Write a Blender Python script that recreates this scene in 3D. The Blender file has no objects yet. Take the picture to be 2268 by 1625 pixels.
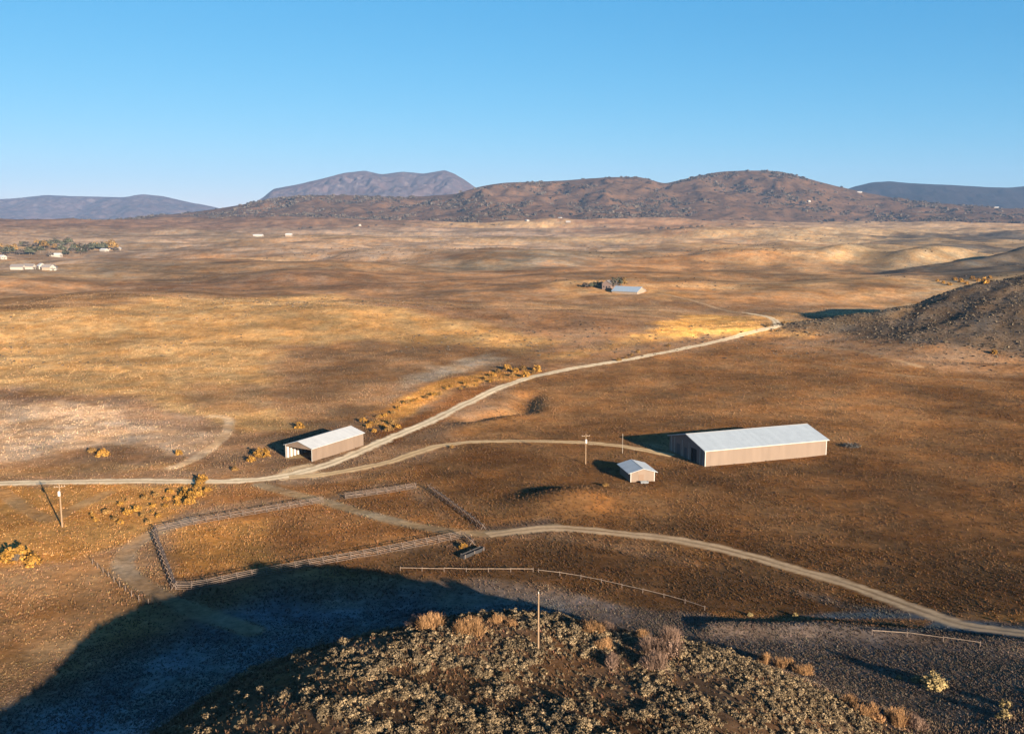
import bpy, math, random
import numpy as np
from mathutils import Vector, Matrix

random.seed(7)
RNG = np.random.default_rng(11)
scene = bpy.context.scene
C = scene.collection
PI = math.pi

# ------------------------------------------------------------------ camera and sun
F, PITCH, CAMZ = 950.0, math.radians(8.77), 70.0
CP, SP = math.cos(PITCH), math.sin(PITCH)
SUN_EL = math.radians(12.5)
SUN_AZ = math.radians(32.0)                       # shadows run this far left of straight ahead
TOSUN = Vector((math.sin(SUN_AZ) * math.cos(SUN_EL), -math.cos(SUN_AZ) * math.cos(SUN_EL), math.sin(SUN_EL)))
K = 2267.0 / 1024.0                               # reference notes were taken on a 2267 px wide view


# ------------------------------------------------------------------ noise
def _hash(ix, iy, seed):
    n = (ix.astype(np.int64) * 374761393 + iy.astype(np.int64) * 668265263 + seed * 982451653) & 0x7FFFFFFF
    n = ((n ^ (n >> 13)) * 1274126177) & 0x7FFFFFFF
    n = n ^ (n >> 16)
    return (n & 0xFFFF) / 65535.0


def vnoise(x, y, seed=0):
    x = np.asarray(x, float); y = np.asarray(y, float)
    ix = np.floor(x); iy = np.floor(y)
    fx = x - ix; fy = y - iy
    ux = fx * fx * fx * (fx * (fx * 6 - 15) + 10); uy = fy * fy * fy * (fy * (fy * 6 - 15) + 10)
    a = _hash(ix, iy, seed); b = _hash(ix + 1, iy, seed)
    c = _hash(ix, iy + 1, seed); d = _hash(ix + 1, iy + 1, seed)
    return (a + (b - a) * ux) * (1 - uy) + (c + (d - c) * ux) * uy


def fbm(x, y, seed=0, octv=4, gain=0.5):
    s = 0.0; a = 1.0; n = 0.0
    for k in range(octv):
        s = s + a * vnoise(np.asarray(x) * 2 ** k + 17.3 * k, np.asarray(y) * 2 ** k - 9.1 * k, seed + k * 31)
        n += a; a *= gain
    return s / n                                   # 0..1


def sstep(a, b, x):
    t = np.clip((np.asarray(x, float) - a) / (b - a), 0, 1)
    return t * t * (3 - 2 * t)


def bump(x, y, cx, cy, sx, sy, h, rot=0.0, p=1.0):
    c, s = math.cos(rot), math.sin(rot)
    dx = x - cx; dy = y - cy
    u = (dx * c + dy * s) / sx; v = (-dx * s + dy * c) / sy
    return h * np.exp(-((u * u + v * v) ** p))


# ------------------------------------------------------------------ the lie of the land
BUMPS = [  # cx, cy, sx, sy, height, rotation, sharpness
    # KN
    (0, 106, 42, 37, 13.4, -0.08, 2.0),           # near knoll
    (-46, 64, 42, 30, 11.4, 0.35, 1.4),           # its left shoulder
    (-32, 106, 24, 22, 3.2, 0.0, 1.3),
    (-2, 124, 12, 10, 2.4, 0.0, 1.0),
    (128, 44, 92, 86, 19.5, 0.0, 1.0),            # long gentle slope to the right of the view
    (30, -5, 140, 60, 11.0, 0.0, 1.3),            # higher ground behind
    (372, 550, 146, 94, 40.0, 0.0, 1.6),          # sage hill on the right
    (195, 562, 72, 20, 6.0, -0.06, 1.1),           # its spur
    (240, 430, 34, 9, 3.5, -0.5, 1.0),            # bank in front of it
    (-210, 640, 300, 150, 12.0, 0.06, 1.0),       # golden rise on the left
    (90, 900, 260, 110, 8.0, -0.05, 1.0),
    (-420, 1050, 300, 120, 7.0, 0.0, 1.0),
    (300, 1250, 420, 150, 9.0, 0.05, 1.0),
    (660, 1180, 150, 46, 24.0, 0.55, 1.2),        # folds at the right edge
    (560, 1290, 120, 34, 15.0, 0.7, 1.1),
    (470, 1330, 80, 24, 9.0, 0.8, 1.0),
    (-140, 1500, 420, 170, 9.0, 0.0, 1.0),
    (14, 231, 13, 9, 3.2, 0.5, 1.0),              # bank below the small shed
    (-8, 329, 20, 6, 1.6, 0.9, 1.0),
    (-1900, 3300, 900, 330, 30.0, 0.05, 1.0),     # foothills
    (-900, 3700, 700, 260, 34.0, -0.05, 1.0),
    (80, 3350, 330, 170, 26.0, 0.1, 1.0),
    (520, 3600, 420, 200, 24.0, -0.1, 1.0),
    (-420, 2900, 420, 150, 14.0, 0.1, 1.0),
    (1300, 3500, 800, 240, 16.0, 0.0, 1.0),
    (-1250, 2500, 500, 180, 14.0, -0.05, 1.0),
    (640, 2400, 520, 150, 14.0, 0.12, 1.0),
    (-60, 2050, 420, 120, 11.0, -0.1, 1.0),
    (330, 1750, 300, 100, 10.0, 0.15, 1.0),
]

HILLI = next(i for i, b_ in enumerate(BUMPS) if b_[4] == 40.0)


def flat_pt(u, v):
    a_ = (u / K - 512) / F; b_ = (366.5 - v / K) / F
    t_ = CAMZ / (SP - b_ * CP)
    return a_ * t_, (CP + b_ * SP) * t_


DRAW = [flat_pt(*q) for q in ((1164, 872), (1166, 904), (1100, 917), (1062, 926))]
SHADOW_BERM = [(34, 152), (52, 151), (66, 147), (76, 141), (88, 134), (104, 128)]


def H(x, y):
    x = np.asarray(x, float); y = np.asarray(y, float)
    r = np.hypot(x, y)
    yy = np.where(y > 0, np.hypot(y, 0.35 * x), 0)
    z = 0.0145 * np.clip(yy - 420, 0, 4200) ** 1.0
    z = z - 0.0145 * 60 * (1 - np.exp(-np.clip(yy - 420, 0, None) / 60.0))
    z = z + 0.004 * np.clip(x, 0, 2500) * sstep(1500, 3500, y)
    for b in BUMPS:
        z = z + bump(x, y, *b[:5], rot=b[5], p=b[6])
    amp = 14.0 * sstep(330, 1100, r) * (1 - 0.4 * sstep(3000, 5000, r))
    z = z + amp * (fbm(x / 420.0, y / 230.0, 3, 3) - 0.5) * 2
    ex, ey = 230.0, 350.0                                          # the valley floor the road follows stays level
    tv = np.clip(((x + 50) * ex + (y - 290) * ey) / (ex * ex + ey * ey), -.3, 1.15)
    val = np.exp(-((x + 50 - ex * tv) ** 2 + (y - 290 - ey * tv) ** 2) / 75.0 ** 2)
    z = z + 10.0 * sstep(330, 800, r) * (1 - .85 * val) * (fbm(x / 170.0, y / 120.0, 4, 3) - .5) * 2
    for k in range(len(DRAW) - 1):                                 # dry draw with a cut bank beside the road
        ax, ay = DRAW[k]; bx_, by_ = DRAW[k + 1]
        qx, qy = bx_ - ax, by_ - ay
        t_ = np.clip(((x - ax) * qx + (y - ay) * qy) / (qx * qx + qy * qy), 0, 1)
        dd = (x - ax - t_ * qx) ** 2 + (y - ay - t_ * qy) ** 2
        dmin = dd if k == 0 else np.minimum(dmin, dd)
    z = z - 2.3 * np.exp(-dmin / 6.0 ** 2) * (.55 + .9 * vnoise(x / 14.0, y / 14.0, 19))
    for k in range(len(SHADOW_BERM) - 1):                                 # bank added at the right slope foot to cast a thin shadow band
        ax, ay = SHADOW_BERM[k]; bx_, by_ = SHADOW_BERM[k + 1]
        qx, qy = bx_ - ax, by_ - ay
        t_ = np.clip(((x - ax) * qx + (y - ay) * qy) / (qx * qx + qy * qy), 0, 1)
        dd = (x - ax - t_ * qx) ** 2 + (y - ay - t_ * qy) ** 2
        dmin = dd if k == 0 else np.minimum(dmin, dd)
    z = z + .95 * np.exp(-dmin / 3.0 ** 2) * (.6 + .8 * vnoise(x / 9.0, y / 9.0, 23))
    z = z + 0.9 * sstep(120, 360, r) * (fbm(x / 60.0, y / 45.0, 5, 3) - 0.5) * 2
    rh = np.clip(bump(x, y, *BUMPS[HILLI][:5], p=1.6) / 12.0, 0, 1)
    z = z + rh * 7.0 * (fbm(x / 38.0, y / 30.0, 13, 4, .55) - .5)
    knoll = sstep(3, 9, z) * (1 - sstep(150, 190, r))
    z = z + knoll * 1.6 * (fbm(x / 16.0, y / 13.0, 8, 3) - 0.5)
    return z


def project(x, y, z):
    dz = z - CAMZ
    dep = y * CP - dz * SP
    up = y * SP + dz * CP
    return 512 + F * x / dep, 366.5 - F * up / dep


def unproj(us, vs):
    """where the sight lines through these picture points meet the ground"""
    us = np.atleast_1d(np.asarray(us, float)); vs = np.atleast_1d(np.asarray(vs, float))
    a = (us - 512) / F; b = (366.5 - vs) / F
    dx = a; dy = CP + b * SP; dz = -SP + b * CP
    T = np.geomspace(55.0, 9800.0, 760)[None, :]
    Xs = dx[:, None] * T; Ys = dy[:, None] * T; Zs = CAMZ + dz[:, None] * T
    bl = Zs < H(Xs, Ys)
    k = np.where(bl.any(1), bl.argmax(1), 0)
    hi = np.where(bl.any(1), T[0, k], 9000.0); lo = np.where(bl.any(1), T[0, np.maximum(k - 1, 0)], 9000.0)
    for _ in range(22):
        m = (lo + hi) / 2
        bl = (CAMZ + dz * m) < H(dx * m, dy * m)
        hi = np.where(bl, m, hi); lo = np.where(bl, lo, m)
    return dx * hi, dy * hi


def P(pts):
    """notes in the 2267-wide view -> ground points"""
    pts = np.asarray(pts, float) / K
    x, y = unproj(pts[:, 0], pts[:, 1])
    return np.stack([x, y], 1)


def P1(u, v):
    q = P([(u, v)])[0]
    return float(q[0]), float(q[1])


def smooth_line(p, step=1.0):
    p = np.asarray(p, float)
    q = np.vstack([2 * p[0] - p[1], p, 2 * p[-1] - p[-2]])
    out = []
    for i in range(1, len(q) - 2):
        n = max(2, int(np.linalg.norm(q[i + 1] - q[i]) / step))
        t = np.linspace(0, 1, n, endpoint=False)[:, None]
        a, b, c, d = q[i - 1], q[i], q[i + 1], q[i + 2]
        out.append(0.5 * (2 * b + (c - a) * t + (2 * a - 5 * b + 4 * c - d) * t ** 2 + (3 * b - a - 3 * c + d) * t ** 3))
    out.append(p[-1:])
    return np.vstack(out)


# ------------------------------------------------------------------ materials
def lin(c):
    c = np.asarray(c, float) / 255.0
    return np.where(c <= 0.04045, c / 12.92, ((c + 0.055) / 1.055) ** 2.4)


KEXP = np.array([1.75, 1.72, 1.80])


def alb(c):
    return lin(c) / KEXP


class N:
    def __init__(self, name):
        self.m = bpy.data.materials.new(name); self.m.use_nodes = True
        self.t = self.m.node_tree; self.n = self.t.nodes; self.l = self.t.links
        self.n.clear()
        self.out = self.n.new('ShaderNodeOutputMaterial')
        self.b = self.n.new('ShaderNodeBsdfPrincipled')
        self.l.new(self.b.outputs[0], self.out.inputs[0])
        self.b.inputs['Roughness'].default_value = 0.9
        self.b.inputs['Specular IOR Level'].default_value = 0.15

    def new(self, t, **kw):
        o = self.n.new(t)
        for k, v in kw.items(): setattr(o, k, v)
        return o

    def coord(self):
        return self.new('ShaderNodeTexCoord').outputs['Object']

    def noise(self, scale, detail=3.0, vec=None, rough=0.55, sc3=None):
        v = vec or self.coord()
        if sc3:
            mp = self.new('ShaderNodeMapping'); mp.inputs['Scale'].default_value = sc3
            self.l.new(v, mp.inputs[0]); v = mp.outputs[0]
        o = self.new('ShaderNodeTexNoise'); o.inputs['Scale'].default_value = scale
        o.inputs['Detail'].default_value = detail; o.inputs['Roughness'].default_value = rough
        self.l.new(v, o.inputs['Vector'])
        return o.outputs['Fac']

    def rng(self, x, a, b, c, d):
        o = self.new('ShaderNodeMapRange')
        for i, v in enumerate((a, b, c, d)): o.inputs[i + 1].default_value = v
        self.l.new(x, o.inputs[0])
        return o.outputs[0]

    def mul(self, a, b):
        o = self.new('ShaderNodeVectorMath', operation='MULTIPLY')
        for i, q in enumerate((a, b)):
            if isinstance(q, (tuple, list)): o.inputs[i].default_value = q
            else: self.l.new(q, o.inputs[i])
        return o.outputs[0]

    def mix(self, f, a, b):
        o = self.new('ShaderNodeMix', data_type='RGBA')
        if isinstance(f, float): o.inputs[0].default_value = f
        else: self.l.new(f, o.inputs[0])
        for i, q in ((6, a), (7, b)):
            if isinstance(q, (tuple, list, np.ndarray)): o.inputs[i].default_value = (*q[:3], 1)
            else: self.l.new(q, o.inputs[i])
        return o.outputs[2]

    def color(self, c):
        if isinstance(c, (tuple, list, np.ndarray)): self.b.inputs['Base Color'].default_value = (*c[:3], 1)
        else: self.l.new(c, self.b.inputs['Base Color'])

    def bump(self, h, strength, dist):
        o = self.new('ShaderNodeBump'); o.inputs['Strength'].default_value = strength
        o.inputs['Distance'].default_value = dist
        self.l.new(h, o.inputs['Height']); self.l.new(o.outputs[0], self.b.inputs['Normal'])

    def attr(self, name='Col'):
        o = self.new('ShaderNodeAttribute'); o.attribute_name = name
        return o.outputs['Color']


def ground_mat():
    m = N('ground_cover')
    col = m.attr()
    n1 = m.rng(m.noise(0.55, 6, rough=0.75), 0.3, 0.7, 0.6, 1.42)
    n2 = m.rng(m.noise(0.16, 4, rough=0.6), 0.3, 0.7, 0.78, 1.22)
    n3 = m.rng(m.noise(0.03, 4, rough=0.6), 0.3, 0.7, 0.85, 1.15)
    a = m.mul(m.mul(m.mul(col, n1), n2), n3)
    hue = m.noise(0.07, 3)
    warm = m.mul(a, (1.12, 0.98, 0.82)); cool = m.mul(a, (0.92, 1.0, 1.12))
    m.color(m.mix(m.rng(hue, 0.35, 0.65, 0, 1), warm, cool))
    m.b.inputs['Roughness'].default_value = 1.0
    m.b.inputs['Specular IOR Level'].default_value = 0.0
    m.bump(m.noise(0.8, 5, rough=0.7), 0.42, 0.32)
    return m.m


def plant_mat(name, vary=0.35, trans=0.0):
    m = N(name)
    col = m.attr()
    rnd = m.new('ShaderNodeObjectInfo').outputs['Random']
    f = m.rng(rnd, 0, 1, 1 - vary, 1 + vary)
    n = m.rng(m.noise(2.2, 2), 0.3, 0.7, 0.7, 1.3)
    m.color(m.mul(m.mul(col, f), n))
    m.b.inputs['Roughness'].default_value = 1.0
    m.b.inputs['Specular IOR Level'].default_value = 0.0
    return m.m


def simple(name, c, var=0.15, scale=3.0, rough=0.8, spec=0.2, sc3=None, metal=0.0):
    m = N(name)
    n = m.rng(m.noise(scale, 4, sc3=sc3), 0.3, 0.7, 1 - var, 1 + var)
    m.color(m.mul(tuple(float(q) for q in c[:3]), n))
    m.b.inputs['Roughness'].default_value = rough; m.b.inputs['Specular IOR Level'].default_value = spec
    m.b.inputs['Metallic'].default_value = metal
    return m.m


def ribbed(name, c, per_m, axis, rough=0.55, spec=0.3, var=0.1, bstr=0.5):
    """sheet metal or boards with upright ribs along one local axis"""
    m = N(name)
    co = m.coord()
    sep = m.new('ShaderNodeSeparateXYZ'); m.l.new(co, sep.inputs[0])
    mt = m.new('ShaderNodeMath', operation='MULTIPLY'); mt.inputs[1].default_value = per_m * 2 * PI
    m.l.new(sep.outputs[axis], mt.inputs[0])
    sn = m.new('ShaderNodeMath', operation='SINE'); m.l.new(mt.outputs[0], sn.inputs[0])
    n = m.rng(m.noise(0.5, 4, sc3=(1, 1, 0.35)), 0.3, 0.7, 1 - var, 1 + var)
    n2 = m.rng(m.noise(4.0, 3), 0.3, 0.7, 1 - var * .5, 1 + var * .5)
    fl = m.new('ShaderNodeMath', operation='MULTIPLY'); fl.inputs[1].default_value = .95; m.l.new(sep.outputs[axis], fl.inputs[0])
    f2_ = m.new('ShaderNodeMath', operation='FLOOR'); m.l.new(fl.outputs[0], f2_.inputs[0])
    wn = m.new('ShaderNodeTexWhiteNoise', noise_dimensions='1D'); m.l.new(f2_.outputs[0], wn.inputs['W'])
    pn = m.rng(wn.outputs['Value'], 0, 1, .955, 1.03)
    st = m.rng(m.noise(.9, 5, sc3=(1, 1, .12), rough=.7), .58, .72, 1.0, .88)
    r = m.mul(m.mul(m.rng(sn.outputs[0], -1, 1, 0.94, 1.03), pn), st)
    m.color(m.mul(m.mul(m.mul(tuple(float(q) for q in c[:3]), n), n2), r))
    m.b.inputs['Roughness'].default_value = rough; m.b.inputs['Specular IOR Level'].default_value = spec
    m.bump(sn.outputs[0], bstr, 0.02)
    return m.m


# ------------------------------------------------------------------ mesh helpers
def mesh_np(name, V, Fc, mat, col=None, smooth=False, parent=None, link=True):
    """V (n,3); Fc (m,3) or (m,4) int array; col per vertex (n,3)"""
    V = np.ascontiguousarray(V, np.float32); Fc = np.ascontiguousarray(Fc, np.int32)
    me = bpy.data.meshes.new(name)
    k = Fc.shape[1]
    me.vertices.add(len(V)); me.vertices.foreach_set('co', V.ravel())
    me.loops.add(Fc.size); me.loops.foreach_set('vertex_index', Fc.ravel())
    me.polygons.add(len(Fc))
    me.polygons.foreach_set('loop_start', np.arange(0, Fc.size, k, dtype=np.int32))
    me.polygons.foreach_set('loop_total', np.full(len(Fc), k, np.int32))
    if smooth: me.polygons.foreach_set('use_smooth', np.ones(len(Fc), bool))
    me.update(calc_edges=True)
    if col is not None:
        at = me.color_attributes.new('Col', 'FLOAT_COLOR', 'POINT')
        c4 = np.ones((len(V), 4), np.float32); c4[:, :3] = col
        at.data.foreach_set('color', c4.ravel())
    me.materials.append(mat)
    o = bpy.data.objects.new(name, me)
    if link: C.objects.link(o)
    if parent: o.parent = parent
    return o


class MB:
    """collects boxes, prisms and tapered logs for ONE part mesh"""
    def __init__(self): self.v = []; self.f = []

    def box(self, x0, x1, y0, y1, z0, z1):
        b = len(self.v)
        self.v += [(x0, y0, z0), (x1, y0, z0), (x1, y1, z0), (x0, y1, z0), (x0, y0, z1), (x1, y0, z1), (x1, y1, z1), (x0, y1, z1)]
        self.f += [tuple(b + i for i in q) for q in ((0, 3, 2, 1), (4, 5, 6, 7), (0, 1, 5, 4), (1, 2, 6, 5), (2, 3, 7, 6), (3, 0, 4, 7))]

    def poly_prism(self, pts, d):
        """flat outline pts (3D) pushed along vector d"""
        b = len(self.v); n = len(pts); d = Vector(d)
        self.v += [tuple(p) for p in pts] + [tuple(Vector(p) + d) for p in pts]
        self.f.append(tuple(range(b, b + n))); self.f.append(tuple(range(b + 2 * n - 1, b + n - 1, -1)))
        for i in range(n):
            j = (i + 1) % n
            self.f.append((b + i, b + n + i, b + n + j, b + j))

    def log(self, a, c, r0, r1, n=7):
        a = Vector(a); c = Vector(c); ax = (c - a).normalized()
        u = ax.orthogonal().normalized(); w = ax.cross(u)
        b = len(self.v)
        for p, r in ((a, r0), (c, r1)):
            for k in range(n):
                t = 2 * PI * k / n
                self.v.append(tuple(p + (u * math.cos(t) + w * math.sin(t)) * r))
        for k in range(n):
            j = (k + 1) % n
            self.f.append((b + k, b + j, b + n + j, b + n + k))
        self.f.append(tuple(range(b + n - 1, b - 1, -1))); self.f.append(tuple(range(b + n, b + 2 * n)))

    def build(self, name, mat, parent=None, bevel=0.0):
        me = bpy.data.meshes.new(name)
        me.from_pydata(self.v, [], self.f); me.update()
        import bmesh
        bm = bmesh.new(); bm.from_mesh(me); bmesh.ops.recalc_face_normals(bm, faces=bm.faces)
        bm.to_mesh(me); bm.free()
        me.materials.append(mat)
        o = bpy.data.objects.new(name, me); C.objects.link(o)
        if parent: o.parent = parent
        if bevel:
            md = o.modifiers.new('edge', 'BEVEL'); md.width = bevel; md.segments = 1
        return o


def tag(o, label=None, cat=None, group=None, kind=None):
    if label: o['label'] = label
    if cat: o['category'] = cat
    if group: o['group'] = group
    if kind: o['kind'] = kind
    return o


def thing(name, label, cat, loc=(0, 0, 0), rz=0.0, group=None):
    o = bpy.data.objects.new(name, None); C.objects.link(o)
    o.empty_display_size = 0.5
    o.location = loc; o.rotation_euler = (0, 0, rz)
    return tag(o, label, cat, group)


def copy_tree(o, parent=None):
    c = o.copy(); C.objects.link(c)
    if parent: c.parent = parent
    for ch in list(o.children):
        copy_tree(ch, c)
    return c


def gz(x, y):
    return float(H(np.array([x]), np.array([y]))[0])


# ------------------------------------------------------------------ ground cover (what grows where)
REG = []   # (polygon on the ground, colour, edge softness as a share of distance, opacity)


def region(pts, c, soft=0.03, op=1.0):
    REG.append((P(pts), alb(c), soft, op))


region([(1450, 780), (1650, 752), (1800, 790), (2400, 850), (2400, 1420), (1750, 1290), (1380, 1190), (1200, 1165), (1180, 1130), (1260, 1060), (1000, 985), (1080, 900), (1180, 845)], (142, 100, 62))
region([(1150, 850), (1450, 790), (1650, 755), (1800, 800), (2000, 850), (1900, 920), (1600, 930), (1300, 930), (1160, 910)], (146, 104, 66), .05, .85)
region([(1560, 1060), (1850, 1020), (2400, 900), (2400, 1400), (1950, 1300), (1560, 1200)], (120, 84, 52), .06, .8)
region([(780, 1070), (1000, 1000), (1290, 995), (1380, 1010), (1300, 1090), (1200, 1160), (1080, 1170), (930, 1080)], (132, 92, 56))
region([(-200, 640), (300, 655), (700, 650), (1000, 690), (1250, 755), (1120, 790), (850, 760), (650, 770), (590, 860), (720, 935), (560, 940), (300, 875), (80, 850), (-200, 880)], (188, 145, 95), .02)
region([(640, 770), (850, 755), (1100, 785), (1090, 830), (900, 855), (800, 930), (720, 935), (590, 860)], (152, 114, 80), .022)
region([(-200, 650), (300, 655), (330, 672), (-200, 690)], (140, 104, 76), .02, .7)
region([(420, 850), (560, 850), (640, 885), (560, 895), (420, 880)], (140, 104, 76), .02, .6)
region([(-200, 885), (60, 872), (160, 885), (320, 895), (500, 920), (490, 960), (430, 1012), (300, 1003), (180, 992), (-200, 1040)], (204, 166, 132), .014)
region([(250, 880), (500, 912), (490, 940), (330, 925)], (150, 116, 90), .015, .8)
region([(60, 855), (180, 880), (60, 890)], (140, 108, 88), .015, .8)
region([(170, 978), (420, 1005), (400, 1035), (180, 1030)], (140, 106, 78), .012, .9)
region([(-200, 1025), (420, 1030), (440, 1055), (-200, 1060)], (165, 124, 84), .01, .9)
region([(350, 605), (560, 592), (720, 600), (870, 628), (700, 642), (330, 640)], (140, 107, 82), .04)
region([(-200, 575), (350, 560), (420, 580), (340, 605), (-200, 625)], (158, 130, 106), .05)
region([(790, 665), (1100, 672), (1450, 705), (1380, 738), (1250, 745), (1000, 700)], (138, 101, 75), .03)
region([(830, 690), (1000, 712), (1200, 745), (1180, 757), (980, 728)], (205, 152, 92), .02, .8)
region([(905, 582), (1100, 575), (1400, 545), (1560, 552), (1300, 585), (1000, 600)], (136, 120, 102), .05)
region([(880, 560), (1200, 535), (1450, 525), (1450, 533), (1250, 548), (900, 572)], (205, 160, 108), .03, .8)
region([(1400, 560), (1950, 575), (2100, 615), (1700, 660), (1300, 640)], (172, 127, 86), .06, .9)
region([(1200, 630), (1430, 640), (1500, 660), (1250, 655)], (190, 145, 96), .03, .7)
region([(1550, 590), (1980, 600), (2030, 640), (1800, 648), (1600, 625)], (140, 106, 76), .06, .75)
region([(1650, 492), (2400, 478), (2400, 540), (1600, 535)], (196, 162, 124), .06)
region([(1700, 545), (2400, 520), (2400, 640), (2060, 610), (1880, 560)], (122, 108, 92), .06)
region([(1860, 530), (2000, 520), (2400, 500), (2400, 630), (2080, 612), (1920, 572)], (96, 85, 74), .03)
region([(-200, 500), (900, 495), (1250, 500), (1600, 530), (900, 570), (500, 560), (-200, 560)], (164, 136, 112), .08)
region([(970, 490), (1200, 486), (1320, 495), (1000, 500)], (210, 166, 112), .03, .8)
region([(600, 520), (900, 530), (700, 545), (520, 535)], (186, 146, 108), .05, .7)
region([(1370, 745), (1480, 712), (1560, 700), (1680, 700), (1665, 728), (1600, 745), (1480, 752)], (250, 184, 100), .012)
region([(1640, 700), (1760, 690), (1790, 715), (1850, 730), (1700, 735)], (205, 150, 88), .02, .9)
region([(1180, 790), (1400, 745), (1480, 752), (1300, 785), (1200, 805)], (200, 148, 88), .02, .8)
region([(800, 935), (880, 880), (960, 850), (1100, 832), (1185, 826), (1150, 852), (1000, 870), (920, 905), (850, 945)], (222, 155, 80), .01)
region([(820, 950), (1000, 872), (1120, 855), (1000, 920), (850, 990)], (150, 96, 52), .01, .9)
region([(880, 845), (960, 815), (1070, 798), (1090, 812), (980, 838), (900, 858)], (190, 164, 138), .012, .85)
region([(1180, 805), (1330, 785), (1500, 755), (1560, 760), (1400, 790), (1230, 815)], (150, 112, 80), .02, .7)
region([(-200, 1085), (460, 1080), (460, 1110), (350, 1160), (280, 1230), (-200, 1270)], (190, 134, 74), .012)
region([(350, 1180), (700, 1120), (920, 1083), (1060, 1172), (1010, 1192), (660, 1255), (390, 1305)], (164, 113, 68), .008)
region([(360, 1200), (560, 1180), (600, 1260), (400, 1290)], (200, 142, 78), .02, .8)
region([(480, 1085), (900, 1065), (700, 1105), (420, 1150)], (165, 112, 64), .012, .8)
region([(-200, 1270), (280, 1250), (370, 1330), (300, 1400), (-200, 1560)], (176, 128, 84), .02)
region([(-200, 1470), (200, 1390), (380, 1325), (330, 1380), (100, 1490), (-200, 1560)], (172, 130, 88), .015, .8)
region([(660, 1255), (1010, 1200), (1220, 1180), (1560, 1230), (1900, 1340), (1560, 1350), (1200, 1280), (900, 1280)], (122, 86, 54), .012)
region([(1560, 1330), (2080, 1372), (2060, 1395), (1560, 1362)], (176, 118, 62), .006, .8)
region([(2120, 1360), (2400, 1370), (2400, 1395), (2150, 1385)], (170, 116, 62), .006, .8)
region([(1400, 984), (1520, 1000), (1545, 1032), (1470, 1014)], (168, 132, 98), .01, .8)
region([(620, 1040), (690, 1022), (720, 1040), (650, 1062)], (190, 150, 112), .01, .8)
region([(1090, 1160), (1240, 1125), (1250, 1165), (1100, 1180)], (92, 80, 72), .01, .7)  # dark patch painted where the gully bank lies in shade
region([(1210, 1290), (1600, 1350), (2050, 1398), (2400, 1425), (2400, 1700), (1800, 1640), (1500, 1440)], (136, 113, 98), .012, .9)

TRACKS = [  # faint wheel tracks worn in the grass: line, width, colour, opacity
    (smooth_line(P([(575, 1072), (640, 1090), (720, 1110), (850, 1146), (950, 1168), (1075, 1180), (1230, 1166)]), 3), 3.0, alb((176, 152, 120)), .95),
    (smooth_line(P([(560, 1395), (470, 1365), (385, 1330), (300, 1285), (272, 1245), (295, 1205), (345, 1178), (420, 1150)]), 3), 3.4, alb((166, 140, 112)), .85),
    (smooth_line(P([(470, 920), (505, 925), (500, 960), (465, 992), (420, 1020), (380, 1035)]), 3), 2.6, alb((226, 190, 152)), .9),
    (smooth_line(P([(0, 1085), (50, 1120), (110, 1150), (150, 1130), (240, 1090)]), 3), 3.0, alb((160, 132, 100)), .6),
    (smooth_line(P([(2040, 812), (1960, 790), (1870, 772), (1800, 765)]), 4), 2.5, alb((170, 138, 104)), .7),
    (smooth_line(P([(1760, 790), (1900, 815), (2050, 835), (2260, 845)]), 5), 2.5, alb((160, 124, 90)), .6),
    (smooth_line(P([(660, 1035), (700, 1052)]), 3), 5.0, alb((214, 178, 138)), .9),
]

BASE = alb((158, 120, 88))
BASE_SHADE = alb((112, 118, 122))  # blue-grey shadow tone painted into the ground around the knoll
HILLC = alb((100, 84, 70))
SAGEC = alb((100, 76, 57))


def poly_sd(px, py, poly):
    """signed distance to a polygon, inside positive"""
    n = len(poly); d = np.full(px.shape, 1e18); ins = np.zeros(px.shape, bool)
    for i in range(n):
        ax, ay = poly[i]; bx, by = poly[(i + 1) % n]
        ex, ey = bx - ax, by - ay
        t = np.clip(((px - ax) * ex + (py - ay) * ey) / (ex * ex + ey * ey + 1e-9), 0, 1)
        d = np.minimum(d, (px - ax - t * ex) ** 2 + (py - ay - t * ey) ** 2)
        cond = ((ay > py) != (by > py))
        with np.errstate(divide='ignore', invalid='ignore'):
            ins ^= cond & (px < ex * (py - ay) / (by - ay + (1e-12 if by == ay else 0)) + ax)
    d = np.sqrt(d)
    return np.where(ins, d, -d)


def line_d(px, py, line):
    d = np.full(px.shape, 1e18)
    for i in range(len(line) - 1):
        ax, ay = line[i]; bx, by = line[i + 1]
        ex, ey = bx - ax, by - ay
        t = np.clip(((px - ax) * ex + (py - ay) * ey) / (ex * ex + ey * ey + 1e-9), 0, 1)
        d = np.minimum(d, (px - ax - t * ex) ** 2 + (py - ay - t * ey) ** 2)
    return np.sqrt(d)


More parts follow.
